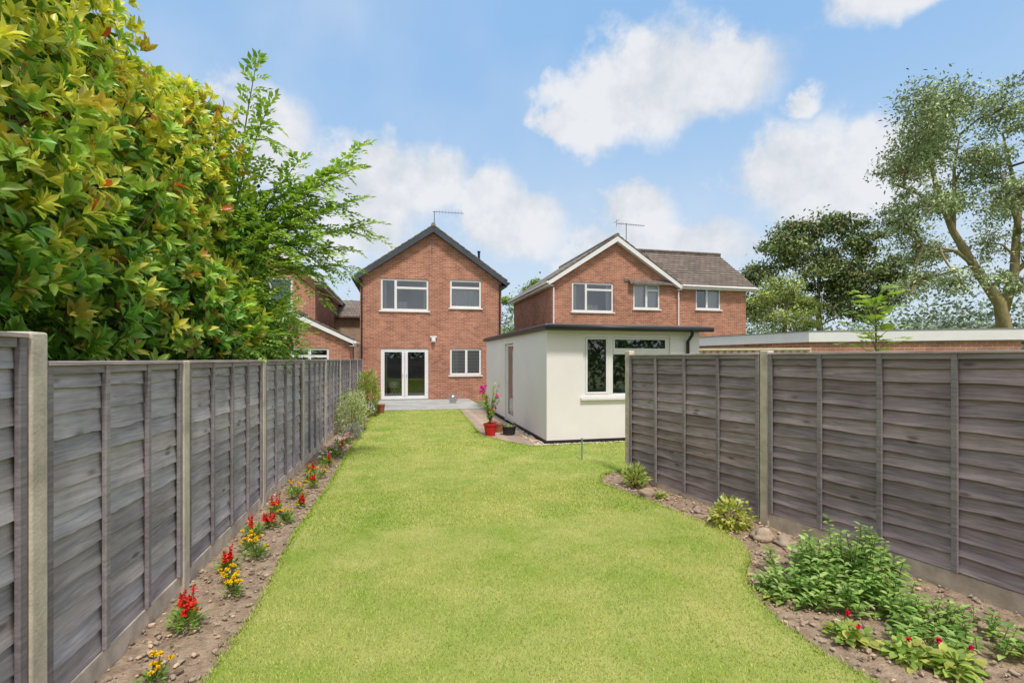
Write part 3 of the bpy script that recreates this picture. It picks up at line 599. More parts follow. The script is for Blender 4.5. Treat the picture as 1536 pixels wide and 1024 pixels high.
def spray(acc,mb,pts,rad,pin=.22,nl=9,step=.085,ll=.075,cols=None,start=.25):
    pts=[Vector(p) for p in pts]
    N=24; out=[]
    a,b,c=pts
    for i in range(N+1):
        t=i/N; out.append(a*(1-t)**2+b*2*t*(1-t)+c*t*t)
    mb.tube(out,[rad*(1-.8*i/N) for i in range(N+1)],5)
    L=sum((out[i+1]-out[i]).length for i in range(N)); m=int(L/step)
    for k_ in range(int(m*start),m+1):
        t=min(1,k_/max(m,1)); i=min(N-1,int(t*N)); p=out[i].lerp(out[i+1],t*N-i) if i<N else out[N]
        tg=(out[i+1]-out[i]).normalized(); sd=tg.cross(Vector((0,0,1))); 
        if sd.length<.1: sd=Vector((1,0,0))
        sd.normalize(); s=1 if k_%2 else -1
        D=(tg*random.uniform(.5,.9)+sd*s*random.uniform(.5,1)+Vector((random.uniform(-.2,.2),random.uniform(-.2,.2),random.uniform(-.25,.55)))).normalized()
        if k_==m: D=tg
        ln=pin*random.uniform(.7,1.15); up=(Vector((0,0,1))-D*D.z).normalized(); sv=D.cross(up)
        for j in range(nl):
            f=(j+1)/nl; q=p+D*ln*f+Vector((0,0,-.05*f*f)); s2=1 if j%2 else -1
            d=(D*.6+sv*s2*.9+Vector((0,0,random.uniform(-.2,.25)))).normalized() if j<nl-1 else D
            acc['P'].append(q);acc['D'].append(d);acc['N'].append(up+Vector((random.uniform(-.3,.3),random.uniform(-.3,.3),0)));acc['L'].append(ll*random.uniform(.75,1.2))
            acc['C'].append(np.array(random.choice(cols))*random.uniform(.75,1.25))
def rowan():
    r=root('rowan_tree'); acc={k:[] for k in 'PDNLC'}; mb=MB()
    cols=[(.30,.49,.09),(.38,.58,.11),(.23,.40,.07),(.48,.63,.15)]
    B=Vector((-2.5,7.2,0)); crown=Vector((-2.35,7.1,2.9))
    mb.tube([B,B+Vector((.1,0,1.2)),crown,crown+Vector((.1,-.1,.8))],[.1,.08,.05,.02],8)
    tips=[(-.52,7.0,4.72),(-.62,6.9,4.35),(-.35,7.5,3.80),(-.30,7.8,3.62),(-.55,7.3,4.1),(-.75,7.6,3.4),(-1.72,6.5,5.4),(-1.60,6.6,4.95),(-1.30,6.9,4.4),(-.95,7.0,4.35),(-1.0,7.6,3.1),(-.7,8.0,3.2),(-1.2,7.2,3.9),(-1.0,7.8,3.7),(-1.15,8.3,2.7),(-1.1,8.4,3.1),(-.6,7.2,4.5),(-1.4,7.2,3.6),(-1.5,6.9,4.1),(-.9,7.3,3.95)]
    for t in tips:
        t=Vector(t); s=crown+Vector((random.uniform(-.1,.2),random.uniform(-.3,.3),random.uniform(-.4,.6)))
        mid=s.lerp(t,.5)+Vector((0,0,.28)); spray(acc,mb,[s,mid,t+Vector((0,0,-.02))],.018,.18,8,.075,.10,cols,.15)
        for q in range(3):
            a=s.lerp(t,random.uniform(.4,.8))+Vector((0,0,.12)); e=a+Vector((random.uniform(.1,.5),random.uniform(-.4,.3),random.uniform(-.25,.12)))
            spray(acc,mb,[a,a.lerp(e,.5)+Vector((0,0,.08)),e],.008,.15,8,.08,.095,cols)
    blobs=[((-2.6,7.5,2.3),(1.0,1.6,1.4),1),((-2.3,6.9,3.1),(.8,1.0,1.0),.7),((-2.15,8.6,2.05),(.65,1.3,.7),.4),((-1.95,6.9,2.1),(.5,1.2,.6),.3)]
    for c,ra,w in blobs:
        P,d=shell(c,ra,int(620*w),.45,.18)
        for p,dd in zip(P,d):
            if p[0]>-1.5 or p[2]<.8 or (p[0]>-1.75 and p[2]<1.75): continue
            p=Vector(p); D=(Vector(dd)+Vector((random.uniform(-.4,.4),random.uniform(-.4,.4),random.uniform(-.2,.5)))).normalized()
            up=(Vector((0,0,1))-D*D.z).normalized(); sv=D.cross(up); dk=random.uniform(.6,1.2)
            for j in range(9):
                f=(j+1)/9; q=p+D*.24*f; s2=1 if j%2 else -1
                acc['P'].append(q);acc['D'].append((D*.6+sv*s2*.9) if j<8 else D);acc['N'].append(up+Vector((random.uniform(-.3,.3),random.uniform(-.3,.3),0)));acc['L'].append(.082);acc['C'].append(np.array(random.choice(cols))*dk)
    m=len(acc['P']); L=np.array(acc['L'])
    leaves('leaves',np.array([tuple(v) for v in acc['P']]),np.array([tuple(v) for v in acc['D']]),np.array([tuple(v) for v in acc['N']]),L,L*.46,np.array(acc['C']),M['leaf'],T_LO,r)
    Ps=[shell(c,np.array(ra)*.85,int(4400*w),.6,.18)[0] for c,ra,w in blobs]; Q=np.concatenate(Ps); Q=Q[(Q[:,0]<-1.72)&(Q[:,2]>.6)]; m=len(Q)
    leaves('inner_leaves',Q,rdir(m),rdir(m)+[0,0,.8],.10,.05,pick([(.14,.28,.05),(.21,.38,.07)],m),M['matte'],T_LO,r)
    mb.obj('trunk_and_branches',M['bark'],r)
rowan()

def crown_tree(name,base,limbs,blobs,leafL,cols,barkm,frame=None,nsub=9,spread=.3,asp=.5):
    """limbs: polylines [(l,dpt,z,r)...]; blobs: (l,dpt,z,radius,count); l across, dpt away, both metres from the trunk"""
    r=root(name); base=np.array(base,float)
    def W(l,d,z): return base+RV*l+FV*d+np.array([0,0,z])
    mb=MB(); nodes=[]
    for lm in limbs:
        pts=[W(a,b,c) for a,b,c,_ in lm]; mb.tube(pts,[q[3] for q in lm],8)
        for i in range(len(pts)-1):
            for t in (0,.5,1): nodes.append(pts[i]*(1-t)+pts[i+1]*t)
    nodes=np.array(nodes[3:]) if len(nodes)>6 else np.array(nodes); P=[];C=[]
    for l,d,z,R,n in blobs:
        c=W(l,d,z); dist=np.linalg.norm(nodes-c-np.array([0,0,-.5]),axis=1); s=nodes[np.argmin(dist)]
        mb.tube([s,(s+c)/2+rng.normal(0,.12*R,3),c],[.07,.05,.02],5)
        for j in range(nsub):
            sc=c+rdir(1)[0]*R*rng.uniform(.35,1)*np.array([1,1,.75]); mb.tube([c,(c+sc)/2+rng.normal(0,.08*R,3),sc],[.025,.018,.008],4)
            k=int(n/nsub*rng.uniform(.4,1.6)); rr=R*spread*rng.uniform(.6,1.35); off_=rng.normal(0,1,(k,3))*rr*np.array([1,1,.55]); P.append(sc+off_)
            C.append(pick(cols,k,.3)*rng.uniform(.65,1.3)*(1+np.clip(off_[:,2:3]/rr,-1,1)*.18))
    P=np.concatenate(P);C=np.clip(np.concatenate(C),0,1); m=len(P)
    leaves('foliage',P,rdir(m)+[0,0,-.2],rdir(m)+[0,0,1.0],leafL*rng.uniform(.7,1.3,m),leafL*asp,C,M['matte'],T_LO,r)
    mb.obj('trunk_and_limbs',barkm,r,smooth=True)
    return r
# big airy tree on the right
k_=.0345
limbs=[[(0.3,0,0,.46),(.1,0,2.2,.36),(-.35,0,4.6,.27),(-1.5,.2,6.6,.2),(-2.5,.3,8.4,.16),(-3.4,.2,10.4,.12),(-4.0,0,12.2,.08),(-4.1,-.1,13.6,.04)],
 [(-.2,0,4.2,.26),(.6,.2,6.2,.2),(.8,.3,8.0,.17),(1.2,.5,10,.12),(1.0,.8,12,.08),(.6,.8,13.8,.04)],
 [(-2.5,.3,8.4,.12),(-2.0,.8,10,.1),(-1.8,1,12,.07),(-1.5,1,13.8,.03)],
 [(-3.0,.2,9.4,.1),(-4.6,0,10.3,.07),(-6.2,-.2,10.8,.04)],
 [(.6,.2,6.2,.13),(2.2,0,7.8,.1),(3.6,0,9.4,.06)],
 [(-1.5,.2,6.6,.1),(-3.2,-.6,7.2,.07),(-5.2,-1,7.4,.04)],
 [(.9,.2,8.3,.11),(-.4,-.6,9.6,.08),(-1.2,-.9,11,.05)]]
blobs=[]
for px,py,R in ((1335,225,1.4),(1355,175,1.2),(1400,165,1.4),(1440,190,1.3),(1490,170,1.5),(1530,180,1.6),(1575,220,1.7),(1325,275,1.1),(1350,250,1.3),(1390,230,1.2),(1460,240,1.2),(1510,250,1.4),(1550,290,1.5),(1340,320,1.2),(1385,310,1.),(1430,300,.9),(1480,310,1.2),(1360,375,1.1),(1405,375,.9),(1500,360,1.1),(1560,360,1.4),(1345,430,1.0),(1385,430,1.0),(1430,410,.8),(1470,430,.8),(1540,430,1.1),(1325,350,.8),(1600,300,1.5)):
    blobs.append(((px-1510)*k_,random.uniform(-2.2,2.2),1.75+(538-py)*k_,R*1.05,1350 if R>1.1 else 760))
tb=FV*25+RV*(1510-768)/725*25
crown_tree('ash_tree',tb,limbs,blobs,.20,[(.32,.40,.20),(.40,.47,.25),(.26,.33,.16),(.48,.53,.30)],M['barkY'],nsub=20,spread=.27,asp=.42)
def px2(px,d): return FV*d+RV*(px-768)/725*d
def tree_at(name,px,d,pts,cols,leafL,n,barkm=M['bark'],spread=.32,nsub=10):
    base=px2(px,d); s=d/725; H=max(1.75+(538-p[1])*s for p in pts)
    lim=[[(0,0,0,.3),(0.1,0,H*.25,.25),(-.1,.1,H*.5,.16),(0,0,H*.8,.05)]]
    bl=[((p[0]-px)*s,random.uniform(-1,1)*p[2]*s*.8,1.75+(538-p[1])*s,p[2]*s,n) for p in pts]
    return crown_tree(name,base,lim,bl,leafL,cols,barkm,nsub=nsub,spread=spread)
dk=[(.16,.23,.09),(.22,.29,.11),(.26,.33,.13),(.13,.19,.075)]
tree_at('maple_tree',1230,36,[(1150,380,34),(1185,350,34),(1225,345,36),(1265,350,34),(1300,360,30),(1150,420,34),(1200,400,40),(1250,400,40),(1300,410,36),(1330,440,30),(1180,450,36),(1240,455,40),(1300,460,36),(1330,405,24),(1130,460,26),(1215,375,34),(1275,430,36)],dk+[(.32,.28,.15)],.28,1500,spread=.28)
tree_at('willow_tree',1180,29,[(1140,450,22),(1165,430,24),(1195,440,24),(1215,460,20),(1150,480,24),(1185,478,26),(1215,488,18),(1170,505,26),(1205,510,22)],[(.40,.48,.14),(.32,.41,.11),(.48,.53,.19)],.14,1300)
tree_at('sycamore_tree',785,46,[(775,460,14),(792,440,14),(805,425,10),(785,480,16),(760,450,9),(800,470,14),(770,500,16)],[(.22,.34,.11),(.3,.42,.14)],.22,900)
# distant tree line, and the trees beyond the end of the garden
P=[];C=[]
for i in range(150):
    a=math.radians(random.uniform(-40,75)); d=random.uniform(75,110); hh=random.uniform(5,10) ; c=np.array([math.sin(a)*d,math.cos(a)*d,0])
    n_=850; q=rng.normal(0,1,(n_,3))*np.array([3,3,hh*.28])+c+[0,0,hh*.5]; P.append(q); C.append(pick([(.26,.33,.22),(.31,.38,.26),(.22,.28,.19)],n_,.25)*random.uniform(.8,1.2))
P=np.concatenate(P);C=np.concatenate(C);m=len(P); leaves('distant_tree_line',P,rdir(m),rdir(m)+[0,0,1],.48,.36,C,M['matte'])
P=[]
for i in range(40):
    c=np.array([-14+i*.8,-7.5+random.uniform(-1,1),0]); P.append(rng.normal(0,1,(260,3))*[.8,.8,1.2]+c+[0,0,2.2])
P=np.concatenate(P); P[:,2]=np.abs(P[:,2]); m=len(P); leaves('hedge',P,rdir(m),rdir(m)+[0,0,1],.32,.22,pick([(.12,.2,.06),(.18,.28,.08)],m,.3),M['matte'])
def bush(name,c,ra,n,L,asp,cols,mat=None,stem=True,upward=.5):
    r=root(name); P,d=shell(c,ra,n,.55,.2); P[:,2]=np.maximum(P[:,2],.03)
    leaves('leaves',P,d+rdir(n)*.6+[0,0,upward],rdir(n)*.6+[0,0,1],L*rng.uniform(.7,1.25,n),L*asp,pick(cols,n,.3),mat or M['leaf'],T_LO,r)
    mb=MB()
    for i in range(10):
        e=np.array(c)+rdir(1)[0]*np.array(ra)*.8; e[2]=max(e[2],c[2]*.6); mb.tube([(c[0],c[1],0),((c[0]+e[0])/2,(c[1]+e[1])/2,e[2]*.6),e],[.012,.008,.004],5)
    mb.obj('stems',M['twig'],r); return r
bush('flowering_shrub',(-1.12,12.0,.42),(.38,.55,.50),2600,.055,.5,[(.46,.52,.26),(.34,.44,.18),(.75,.73,.58),(.25,.36,.12)])
bush('flowering_shrub',(-1.15,13.6,.40),(.32,.6,.45),2000,.055,.5,[(.42,.50,.22),(.35,.45,.18),(.65,.64,.48)])
bush('evergreen_shrub',(-.95,15.2,.62),(.38,.5,.72),2600,.075,.45,[(.20,.33,.06),(.27,.40,.07),(.42,.47,.1)],M['leafG'])
bush('lavender_plant',(-.98,10.9,.16),(.2,.3,.2),700,.05,.25,[(.28,.36,.24),(.34,.34,.5)])
# sapling behind the right fence
def sapling(x,y,h):
    r=root('sapling'); acc={k:[] for k in 'PDNLC'}; mb=MB(); mb.tube([(x,y,0),(x+.03,y,h*.6),(x,y,h)],[.02,.015,.006],6)
    for i in range(15):
        z=h-.02-.62*(i/15); a=i*2.4; s=Vector((x,y,z)); rr=.10+.12*(i/15); e=s+Vector((math.cos(a)*rr,math.sin(a)*rr,.16)); spray(acc,mb,[s,s.lerp(e,.5)+Vector((0,0,.05)),e],.005,.12,7,.09,.09,[(.38,.52,.12),(.30,.46,.09)])
    L=np.array(acc['L']); leaves('leaves',np.array([tuple(v) for v in acc['P']]),np.array([tuple(v) for v in acc['D']]),np.array([tuple(v) for v in acc['N']]),L,L*.5,np.array(acc['C']),M['leaf'],T_LO,r); mb.obj('stem',M['bark'],r)
sapling(5.0,4.2,2.36)

# ------------------------------------------------------------ bed plants
def flower_plant(name,x,y,s,kind):
    r=root(name); s=s*1.15; n=int(70+40*s/.1); a=rng.uniform(0,2*np.pi,n); el=rng.uniform(.15,1.2,n); D=np.stack([np.cos(a)*np.cos(el),np.sin(a)*np.cos(el),np.sin(el)],1)
    P=np.array([x,y,.02])+D*s*rng.uniform(.15,.75,(n,1)); leaves('leaves',P,D+rdir(n)*.3,rdir(n)*.4+[0,0,1],s*.38,s*.16,pick([(.18,.34,.07),(.26,.43,.09),(.34,.48,.1)],n,.25),M['leaf'],T_LO,r)
    PP=[];DD=[];NN=[];LL=[];CC=[]; mb=MB()
    if kind in('yellow','white','pink'):
        for i in range(random.randint(5,10)):
            q=random.uniform(0,6.28); rr=random.uniform(.1,.95)*s; c=np.array([x+math.cos(q)*rr,y+math.sin(q)*rr,.03+s*random.uniform(.7,1.35)]); mb.tube([(x,y,.02),c],.0025,4)
            k=34; d=rdir(k); d[:,2]=np.abs(d[:,2])*.9+.05; PP.append(np.repeat(c[None],k,0)); DD.append(d); NN.append(rdir(k)+[0,0,1]); LL.append(np.full(k,(.023 if kind=='yellow' else .030)*random.uniform(.75,1.1)))
            CC.append(pick({'yellow':[(.9,.66,.01),(.88,.52,.01)],'white':[(.88,.86,.84),(.85,.78,.77)],'pink':[(.85,.25,.32),(.88,.78,.76)]}[kind],k,.1))
    else:
        for i in range(random.randint(3,7)):
            q=random.uniform(0,6.28); rr=random.uniform(0,.6)*s; b0=np.array([x+math.cos(q)*rr,y+math.sin(q)*rr,.03+s*.5]); top=b0+[random.uniform(-.03,.03),random.uniform(-.03,.03),s*random.uniform(.5,1.2)]; mb.tube([(x,y,.02),b0,top],.003,4)
            k=38; t=rng.random((k,1)); c=b0+(top-b0)*t; d=rdir(k); d[:,2]=d[:,2]*.4+.3; PP.append(c);DD.append(d);NN.append(rdir(k)+[0,0,1]);LL.append(.032*(1.1-.7*t[:,0])); CC.append(pick([(.85,.03,.02),(.75,.02,.02),(.9,.07,.04)],k,.15))
    PP=np.concatenate(PP);DD=np.concatenate(DD);NN=np.concatenate(NN);LL=np.concatenate(LL);CC=np.concatenate(CC)
    leaves('petals',PP,DD,NN,LL,LL*.6,CC,M['petal'],T_LO,r); mb.obj('stems',M['twig'],r)
for nm,x,y,s,kd in [('marigold_plant',-1.28,2.95,.08,'yellow'),('salvia_plant',-1.34,3.52,.12,'red'),('salvia_plant',-1.42,3.68,.09,'red'),('marigold_plant',-1.20,3.92,.09,'yellow'),('marigold_plant',-1.30,4.2,.07,'yellow'),
  ('salvia_plant',-1.38,4.42,.10,'red'),('marigold_plant',-1.22,4.62,.11,'yellow'),('marigold_plant',-1.34,4.85,.09,'yellow'),('salvia_plant',-1.40,5.2,.12,'red'),('salvia_plant',-1.3,5.4,.09,'red'),('marigold_plant',-1.18,5.55,.11,'yellow'),('salvia_plant',-1.36,5.85,.11,'red'),('salvia_plant',-1.14,6.1,.08,'red'),
  ('marigold_plant',-1.26,6.5,.12,'yellow'),('marigold_plant',-1.36,6.75,.09,'yellow'),('salvia_plant',-1.14,7.0,.10,'red'),('marigold_plant',-1.24,7.3,.11,'yellow'),('marigold_plant',-1.12,7.55,.09,'yellow'),('salvia_plant',-1.30,7.8,.12,'red'),('salvia_plant',-1.14,8.3,.13,'red'),('begonia_plant',-1.24,8.6,.12,'white'),('begonia_plant',-1.08,9.0,.13,'pink'),('begonia_plant',-1.22,9.35,.12,'white'),('salvia_plant',-1.08,9.7,.11,'red'),('begonia_plant',-1.2,10.1,.13,'white'),('begonia_plant',-1.05,10.45,.12,'pink'),('begonia_plant',-1.2,2.4,.07,'pink')]:
    flower_plant(nm,x,y,s,kd)
bush('variegated_shrub',(3.12,6.05,.13),(.14,.16,.14),320,.09,.3,[(.42,.54,.14),(.62,.65,.25),(.25,.38,.08)],upward=1)
bush('variegated_shrub',(3.32,4.35,.12),(.19,.18,.16),620,.06,.5,[(.60,.62,.14),(.40,.50,.09),(.7,.68,.2),(.3,.4,.08)],M['leafG'],upward=.1)
def leafy(name,stems,L,asp,cols):
    """stems: (x,y,height,spread); upright stems with opposite leaves"""
    r=root(name); P=[];D=[];N=[];LL=[];mb=MB()
    for x,y,h,sp,n in stems:
        for i in range(n):
            a=random.uniform(0,6.28); q=random.random()**.5*sp; bx,by=x+math.cos(a)*q,y+math.sin(a)*q; hh=h*random.uniform(.6,1.1)*(1-.4*q/sp); tip=Vector((bx+math.cos(a)*.05,by+math.sin(a)*.05,hh)); b0=Vector((bx,by,0)); mb.tube([b0,tip],[.004,.002],4)
            k=max(4,int(hh/.028))
            for j in range(k):
                t=(j+1)/k; c=b0.lerp(tip,t); w=j*1.57+random.uniform(-.4,.4)
                for s in (0,math.pi):
                    P.append(c);D.append((math.cos(w+s),math.sin(w+s),random.uniform(-.1,.6)));N.append((random.uniform(-.3,.3),random.uniform(-.3,.3),1));LL.append(L*random.uniform(.7,1.2)*(1.1-.45*t))
    m=len(P);LL=np.array(LL); leaves('leaves',np.array([tuple(p) for p in P]),np.array(D),np.array(N),LL,LL*asp,pick(cols,m,.3),M['leaf'],T_HI,r); mb.obj('stems',simple('green_stem',(.2,.3,.08)),r); return r
gc=[(.27,.44,.12),(.36,.53,.15),(.20,.36,.09),(.45,.58,.21)]
leafy('phlox_clump',[(3.06,3.12,.34,.28,30),(3.30,3.0,.54,.26,28),(3.55,3.05,.44,.22,20),(3.05,2.85,.27,.24,26),(3.35,2.72,.25,.22,22),(2.80,3.0,.18,.18,18),(3.5,3.35,.34,.12,8)],.095,.44,gc)
leafy('perennial_clump',[(3.33,2.45,.24,.18,22),(3.5,2.25,.22,.2,20),(3.15,2.3,.14,.16,18)],.085,.44,gc)
def rosette(name,x,y,s,fl):
    r=root(name); n=110; a=rng.uniform(0,6.28,n); el=rng.uniform(.1,1.3,n); D=np.stack([np.cos(a)*np.cos(el),np.sin(a)*np.cos(el),np.sin(el)*.7],1)
    leaves('leaves',np.array([x,y,.015])+D*s*rng.uniform(.1,.75,(n,1)),D*[1,1,.3]+rdir(n)*.5,rdir(n)*.4+[0,0,1],s*.42,s*.30,pick([(.36,.50,.12),(.25,.40,.08),(.55,.58,.15)],n,.3),M['leaf'],T_HI,r)
    PP=[]
    for i in range(fl):
        c=[x+random.uniform(-.5,.5)*s,y+random.uniform(-.5,.5)*s,.05+s*.55]; PP+= [c]*14
    m=len(PP)
    if m: leaves('petals',np.array(PP),rdir(m)+[0,0,.5],rdir(m)+[0,0,1],.02,.014,pick([(.7,.01,.05),(.8,.02,.1)],m),M['petal'],T_LO,r)
rosette('primrose_plant',2.72,2.45,.15,3); rosette('primrose_plant',2.88,2.22,.15,1); rosette('primrose_plant',3.02,2.08,.17,3); rosette('primrose_plant',2.62,3.0,.08,0); rosette('primrose_plant',3.2,5.5,.1,0)
for i,(x,y,s,c) in enumerate([(3.42,4.02,.10,(1.2,1.1,1)),(3.52,3.85,.08,(1,.95,.9)),(3.05,5.55,.10,(.9,.8,.7)),(3.16,5.75,.07,(1.1,.9,.8)),(3.38,3.5,.09,(1.7,1.7,1.7)),(3.3,4.9,.05,(1,1,1))]):
    mb=MB(); mb.rock((x,y,s*.35),s,0,c,.65,3,seed=i+3); mb.obj('rock',M['stone'],None,smooth=True)

# ------------------------------------------------------------ pots, can, stake
def pot(name,x,y,r0,r1,h,mat,z=.026):
    e=root(name); mb=MB(); mb.lathe((x,y,z),[(0,0),(r0,0),(r1*.96,h*.86),(r1*1.06,h*.86),(r1*1.06,h),(r1*.94,h),(r1*.9,h*.88),(0,h*.88)],24); mb.obj('pot',mat,e,smooth=False,bevel=0)
    mb=MB(); mb.lathe((x,y,z),[(0.001,h*.885),(r1*.9,h*.885)],16); mb.obj('compost',M['soil'],e); return e
fp=pot('potted_fuchsia',1.98,10.72,.11,.15,.27,M['redpot'])
P=[];D=[];N=[];C=[];mb=MB(); FP=[]
for i in range(26):
    a=random.uniform(0,6.28); h=random.uniform(.35,.95); q=.08+.20*random.random(); s=Vector((1.98,10.72,.27)); e=s+Vector((math.cos(a)*q,math.sin(a)*q,h)); mid=s.lerp(e,.55)+Vector((0,0,.1)); mb.tube([s,mid,e],[.006,.004,.002],4)
    for j in range(22):
        t=random.uniform(.2,1); c=(s*(1-t)**2+mid*2*t*(1-t)+e*t*t); P.append(tuple(c)); D.append(tuple(rdir(1)[0]+[0,0,.1])); N.append((0,0,1))
    if random.random()<.15: FP.append(tuple(e))
FP+= [(1.80,10.6,1.08),(1.86,10.62,1.14),(1.83,10.66,1.02),(1.76,10.6,1.12),(1.74,10.6,1.02)]
m=len(P); leaves('leaves',P,D,np.array(N)+rdir(m)*.5,.07,.035,pick([(.27,.42,.1),(.36,.50,.13),(.5,.58,.2)],m,.25),M['leaf'],T_LO,fp)
PP=np.repeat(np.array(FP),18,0); m=len(PP); leaves('flowers',PP,rdir(m),rdir(m),.055,.042,pick([(.85,.04,.35),(.8,.06,.5)],m),M['petal'],T_LO,fp); mb.obj('stems',M['twig'],fp)
e=pot('flower_pot',2.28,11.2,.08,.11,.2,M['terra']); e=pot('flower_pot',2.2,11.6,.08,.11,.2,M['terra']); e=pot('plastic_tub',2.42,10.75,.13,.17,.2,M['black'])
tp=(2.42,10.75,.2); n_=60; leaves('seedlings',np.array(tp)+rng.normal(0,.06,(n_,3))*[1,1,.3],rdir(n_)+[0,0,1],rdir(n_)+[0,0,1],.05,.02,pick(gc,n_),M['leaf'],T_LO,e)
e=pot('planter',-.62,15.9,.12,.16,.28,M['terra']); 
wc=root('watering_can'); mb=MB(); cx,cy,z=1.98,18.6,.062
mb.lathe((cx,cy,z),[(0,0),(.12,0),(.12,.24),(.09,.29),(.05,.30),(0,.30)],20); mb.tube([(cx+.10,cy,z+.06),(cx+.28,cy,z+.24),(cx+.34,cy,z+.33)],[.025,.018,.015],8); mb.tube([(cx+.32,cy,z+.31),(cx+.37,cy,z+.36)],[.02,.045],10)
mb.tube([(cx-.11,cy,z+.06),(cx-.2,cy,z+.16),(cx-.17,cy,z+.32),(cx-.03,cy,z+.38),(cx+.06,cy,z+.29)],.009,6); mb.obj('can_body',M['galv'],wc,smooth=False)
sk=root('garden_stake'); mb=MB(); mb.tube([(3.02,7.75,-.05),(3.02,7.75,.36)],.014,8); mb.tube([(3.02,7.75,.36),(3.02,7.75,.40)],.018,8); mb.obj('stake',simple('green_plastic',(.2,.32,.2),None,5,.5),sk)

# ------------------------------------------------------------ camera
cam=bpy.data.cameras.new('camera'); co=bpy.data.objects.new('camera',cam); link(co); co.location=(0,0,EYE); co.rotation_euler=(math.pi/2,0,-YAW)
cam.sensor_width=36; cam.lens=725/1536*36; cam.shift_y=26/1536; cam.clip_start=.05; cam.clip_end=3000; scene.camera=co

# ------------------------------------------------------------ light and sky
sl=bpy.data.lights.new('sun','SUN'); sl.energy=3.2; sl.angle=math.radians(8); sl.color=(1,.93,.84); so=bpy.data.objects.new('sun',sl); link(so)
so.rotation_euler=SUN.to_track_quat('Z','Y').to_euler()
w=bpy.data.worlds.new('World'); scene.world=w; w.use_nodes=True; t=w.node_tree; t.nodes.clear()
def wn(typ,**k):
    nd=t.nodes.new(typ)
    for a,v in k.items():
        if a[0]=='i' and a[1:].isdigit(): nd.inputs[int(a[1:])].default_value=v
        else: setattr(nd,a,v)
    return nd
out=wn('ShaderNodeOutputWorld'); bg=wn('ShaderNodeBackground'); t.links.new(bg.outputs[0],out.inputs[0]); bg.inputs[1].default_value=.15
sky=wn('ShaderNodeTexSky',sky_type='NISHITA'); sky.sun_disc=False; sky.sun_elevation=math.asin(SUN.z); sky.sun_rotation=math.atan2(SUN.x,SUN.y); sky.altitude=0; sky.air_density=1.2; sky.dust_density=1.0; sky.ozone_density=1.5
tc=wn('ShaderNodeTexCoord'); L=t.links.new
nf=wn('ShaderNodeTexNoise'); nf.inputs['Scale'].default_value=9; nf.inputs['Detail'].default_value=6; nf.inputs['Roughness'].default_value=.6; L(tc.outputs['Generated'],nf.inputs['Vector'])
sb=wn('ShaderNodeVectorMath',operation='SUBTRACT'); sb.inputs[1].default_value=(.5,.5,.5); L(nf.outputs['Color'],sb.inputs[0])
sc=wn('ShaderNodeVectorMath',operation='SCALE'); sc.inputs['Scale'].default_value=.11; L(sb.outputs[0],sc.inputs[0])
dd=wn('ShaderNodeVectorMath',operation='ADD'); L(tc.outputs['Generated'],dd.inputs[0]); L(sc.outputs[0],dd.inputs[1])
clouds=[(24.9,27.0,7,4.6),(30,28.6,6.5,5.8),(36.5,28.4,6,4.4),(20.0,26.2,4.5,2.2),
 (42.7,18.6,6,4.8),(48,17,8,5),(-.75,19.6,6.5,5),(-6,16.5,9,6),(3.8,20.0,4.5,3.5),
 (13,15.6,7,4.2),(10.4,18.4,3.6,3.8),(-14.5,22.0,5.5,5.5),(27.1,16.4,5,3.8),(44.4,24.5,2.0,1.3),(54,31,9,2.6),(30,12.0,12,3.5)]
last=None
for az,el,ra,re in clouds:
    az,el=math.radians(az),math.radians(el); Cc=Vector((math.sin(az)*math.cos(el),math.cos(az)*math.cos(el),math.sin(el)))
    T1=Vector((math.cos(az),-math.sin(az),0)); T2=T1.cross(Cc)
    if T2.z<0: T2=-T2
    R=Matrix((T1,T2,T1.cross(T2))).transposed().to_euler()
    mp=wn('ShaderNodeMapping',vector_type='TEXTURE'); mp.inputs['Location'].default_value=Cc; mp.inputs['Rotation'].default_value=R; mp.inputs['Scale'].default_value=(math.radians(ra),math.radians(re),math.radians(ra))
    L(dd.outputs[0],mp.inputs[0]); ln=wn('ShaderNodeVectorMath',operation='LENGTH'); L(mp.outputs[0],ln.inputs[0])
    if last is None: last=ln.outputs['Value']
    else:
        mxn=wn('ShaderNodeMath',operation='SMOOTH_MIN',i2=.25); L(last,mxn.inputs[0]); L(ln.outputs['Value'],mxn.inputs[1]); last=mxn.outputs[0]
iv=wn('ShaderNodeMath',operation='SUBTRACT',i0=1.0); L(last,iv.inputs[1])
m1=wn('ShaderNodeMath',operation='MULTIPLY_ADD',i1=1.3,i2=-.65); L(nf.outputs[0],m1.inputs[0])
ad=wn('ShaderNodeMath',operation='ADD'); L(iv.outputs[0],ad.inputs[0]); L(m1.outputs[0],ad.inputs[1])
mr=wn('ShaderNodeMapRange',interpolation_type='SMOOTHSTEP'); mr.inputs[1].default_value=-.16; mr.inputs[2].default_value=.42; mr.inputs[4].default_value=.95; L(ad.outputs[0],mr.inputs[0])
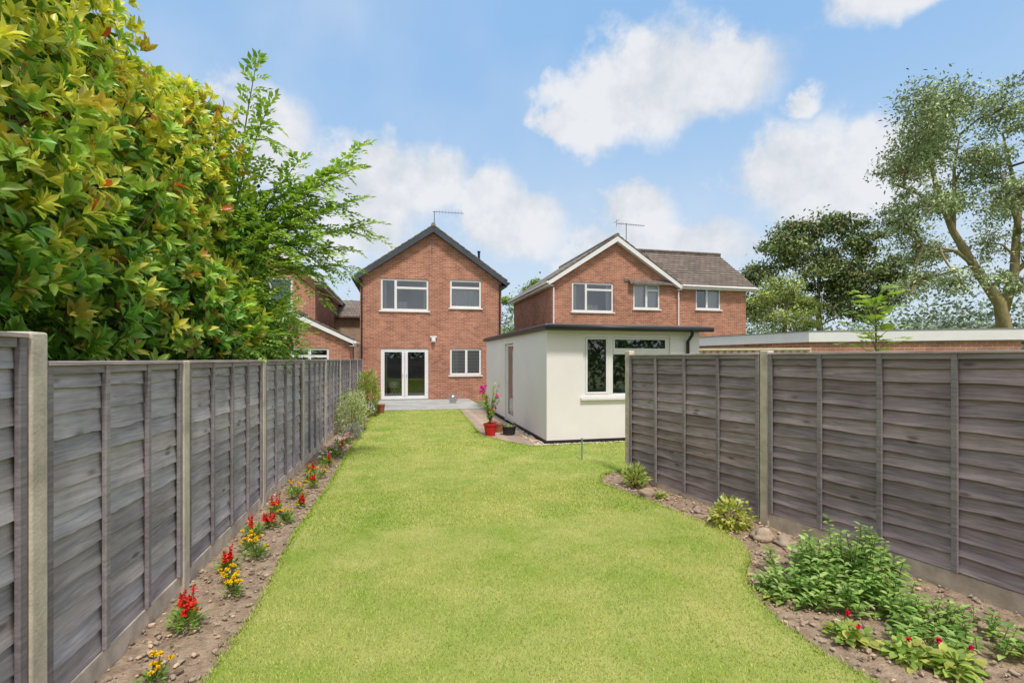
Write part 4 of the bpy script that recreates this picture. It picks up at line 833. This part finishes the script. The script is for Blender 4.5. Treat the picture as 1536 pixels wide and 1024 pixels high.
# unseen broken cloud overhead and behind, added to whiten the fill light
sx=wn('ShaderNodeSeparateXYZ'); L(tc.outputs['Generated'],sx.inputs[0])
n3=wn('ShaderNodeTexNoise'); n3.inputs['Scale'].default_value=2.4; n3.inputs['Detail'].default_value=3; L(tc.outputs['Generated'],n3.inputs['Vector'])
r3=wn('ShaderNodeMapRange',interpolation_type='SMOOTHSTEP'); r3.inputs[1].default_value=.30; r3.inputs[2].default_value=.55; L(n3.outputs[0],r3.inputs[0])
rb=wn('ShaderNodeMapRange'); rb.inputs[1].default_value=.35; rb.inputs[2].default_value=-.1; rb.inputs[3].default_value=0; rb.inputs[4].default_value=1; L(sx.outputs[1],rb.inputs[0])
rz=wn('ShaderNodeMapRange'); rz.inputs[1].default_value=.62; rz.inputs[2].default_value=.78; L(sx.outputs[2],rz.inputs[0])
rm=wn('ShaderNodeMath',operation='MAXIMUM'); L(rb.outputs[0],rm.inputs[0]); L(rz.outputs[0],rm.inputs[1])
mm=wn('ShaderNodeMath',operation='MULTIPLY'); L(r3.outputs[0],mm.inputs[0]); L(rm.outputs[0],mm.inputs[1])
r4=wn('ShaderNodeMapRange',interpolation_type='SMOOTHSTEP'); r4.inputs[1].default_value=.42; r4.inputs[2].default_value=.8; r4.inputs[4].default_value=.4; L(n3.outputs[0],r4.inputs[0])
mx0=wn('ShaderNodeMath',operation='MAXIMUM'); L(mm.outputs[0],mx0.inputs[0]); L(r4.outputs[0],mx0.inputs[1])
mxa=wn('ShaderNodeMath',operation='MAXIMUM'); L(mr.outputs[0],mxa.inputs[0]); L(mx0.outputs[0],mxa.inputs[1])
# haze at the horizon
hz=wn('ShaderNodeMapRange',interpolation_type='SMOOTHSTEP'); hz.inputs[1].default_value=.56; hz.inputs[2].default_value=.05; hz.inputs[3].default_value=0; hz.inputs[4].default_value=.92; L(sx.outputs[2],hz.inputs[0])
S=1/.15
cr=wn('ShaderNodeValToRGB'); cr.color_ramp.elements[0].position=.36; cr.color_ramp.elements[0].color=(.66,.70,.76,1); cr.color_ramp.elements[1].position=.58; cr.color_ramp.elements[1].color=(.85,.86,.89,1)
L(nf.outputs[0],cr.inputs[0])
cs=wn('ShaderNodeVectorMath',operation='SCALE'); cs.inputs['Scale'].default_value=S; L(cr.outputs[0],cs.inputs[0])
bl=wn('ShaderNodeMix',data_type='RGBA'); bl.inputs[0].default_value=.88; bl.inputs[7].default_value=(.31*S,.55*S,.89*S,1); L(sky.outputs[0],bl.inputs[6])
h2=wn('ShaderNodeMix',data_type='RGBA'); L(hz.outputs[0],h2.inputs[0]); L(bl.outputs[2],h2.inputs[6]); h2.inputs[7].default_value=(.66*S,.78*S,.90*S,1)
fm=wn('ShaderNodeMix',data_type='RGBA'); L(mxa.outputs[0],fm.inputs[0]); L(h2.outputs[2],fm.inputs[6]); L(cs.outputs[0],fm.inputs[7])
L(fm.outputs[2],bg.inputs[0])
scene.view_settings.view_transform='Standard'; scene.view_settings.look='None'; scene.view_settings.exposure=0
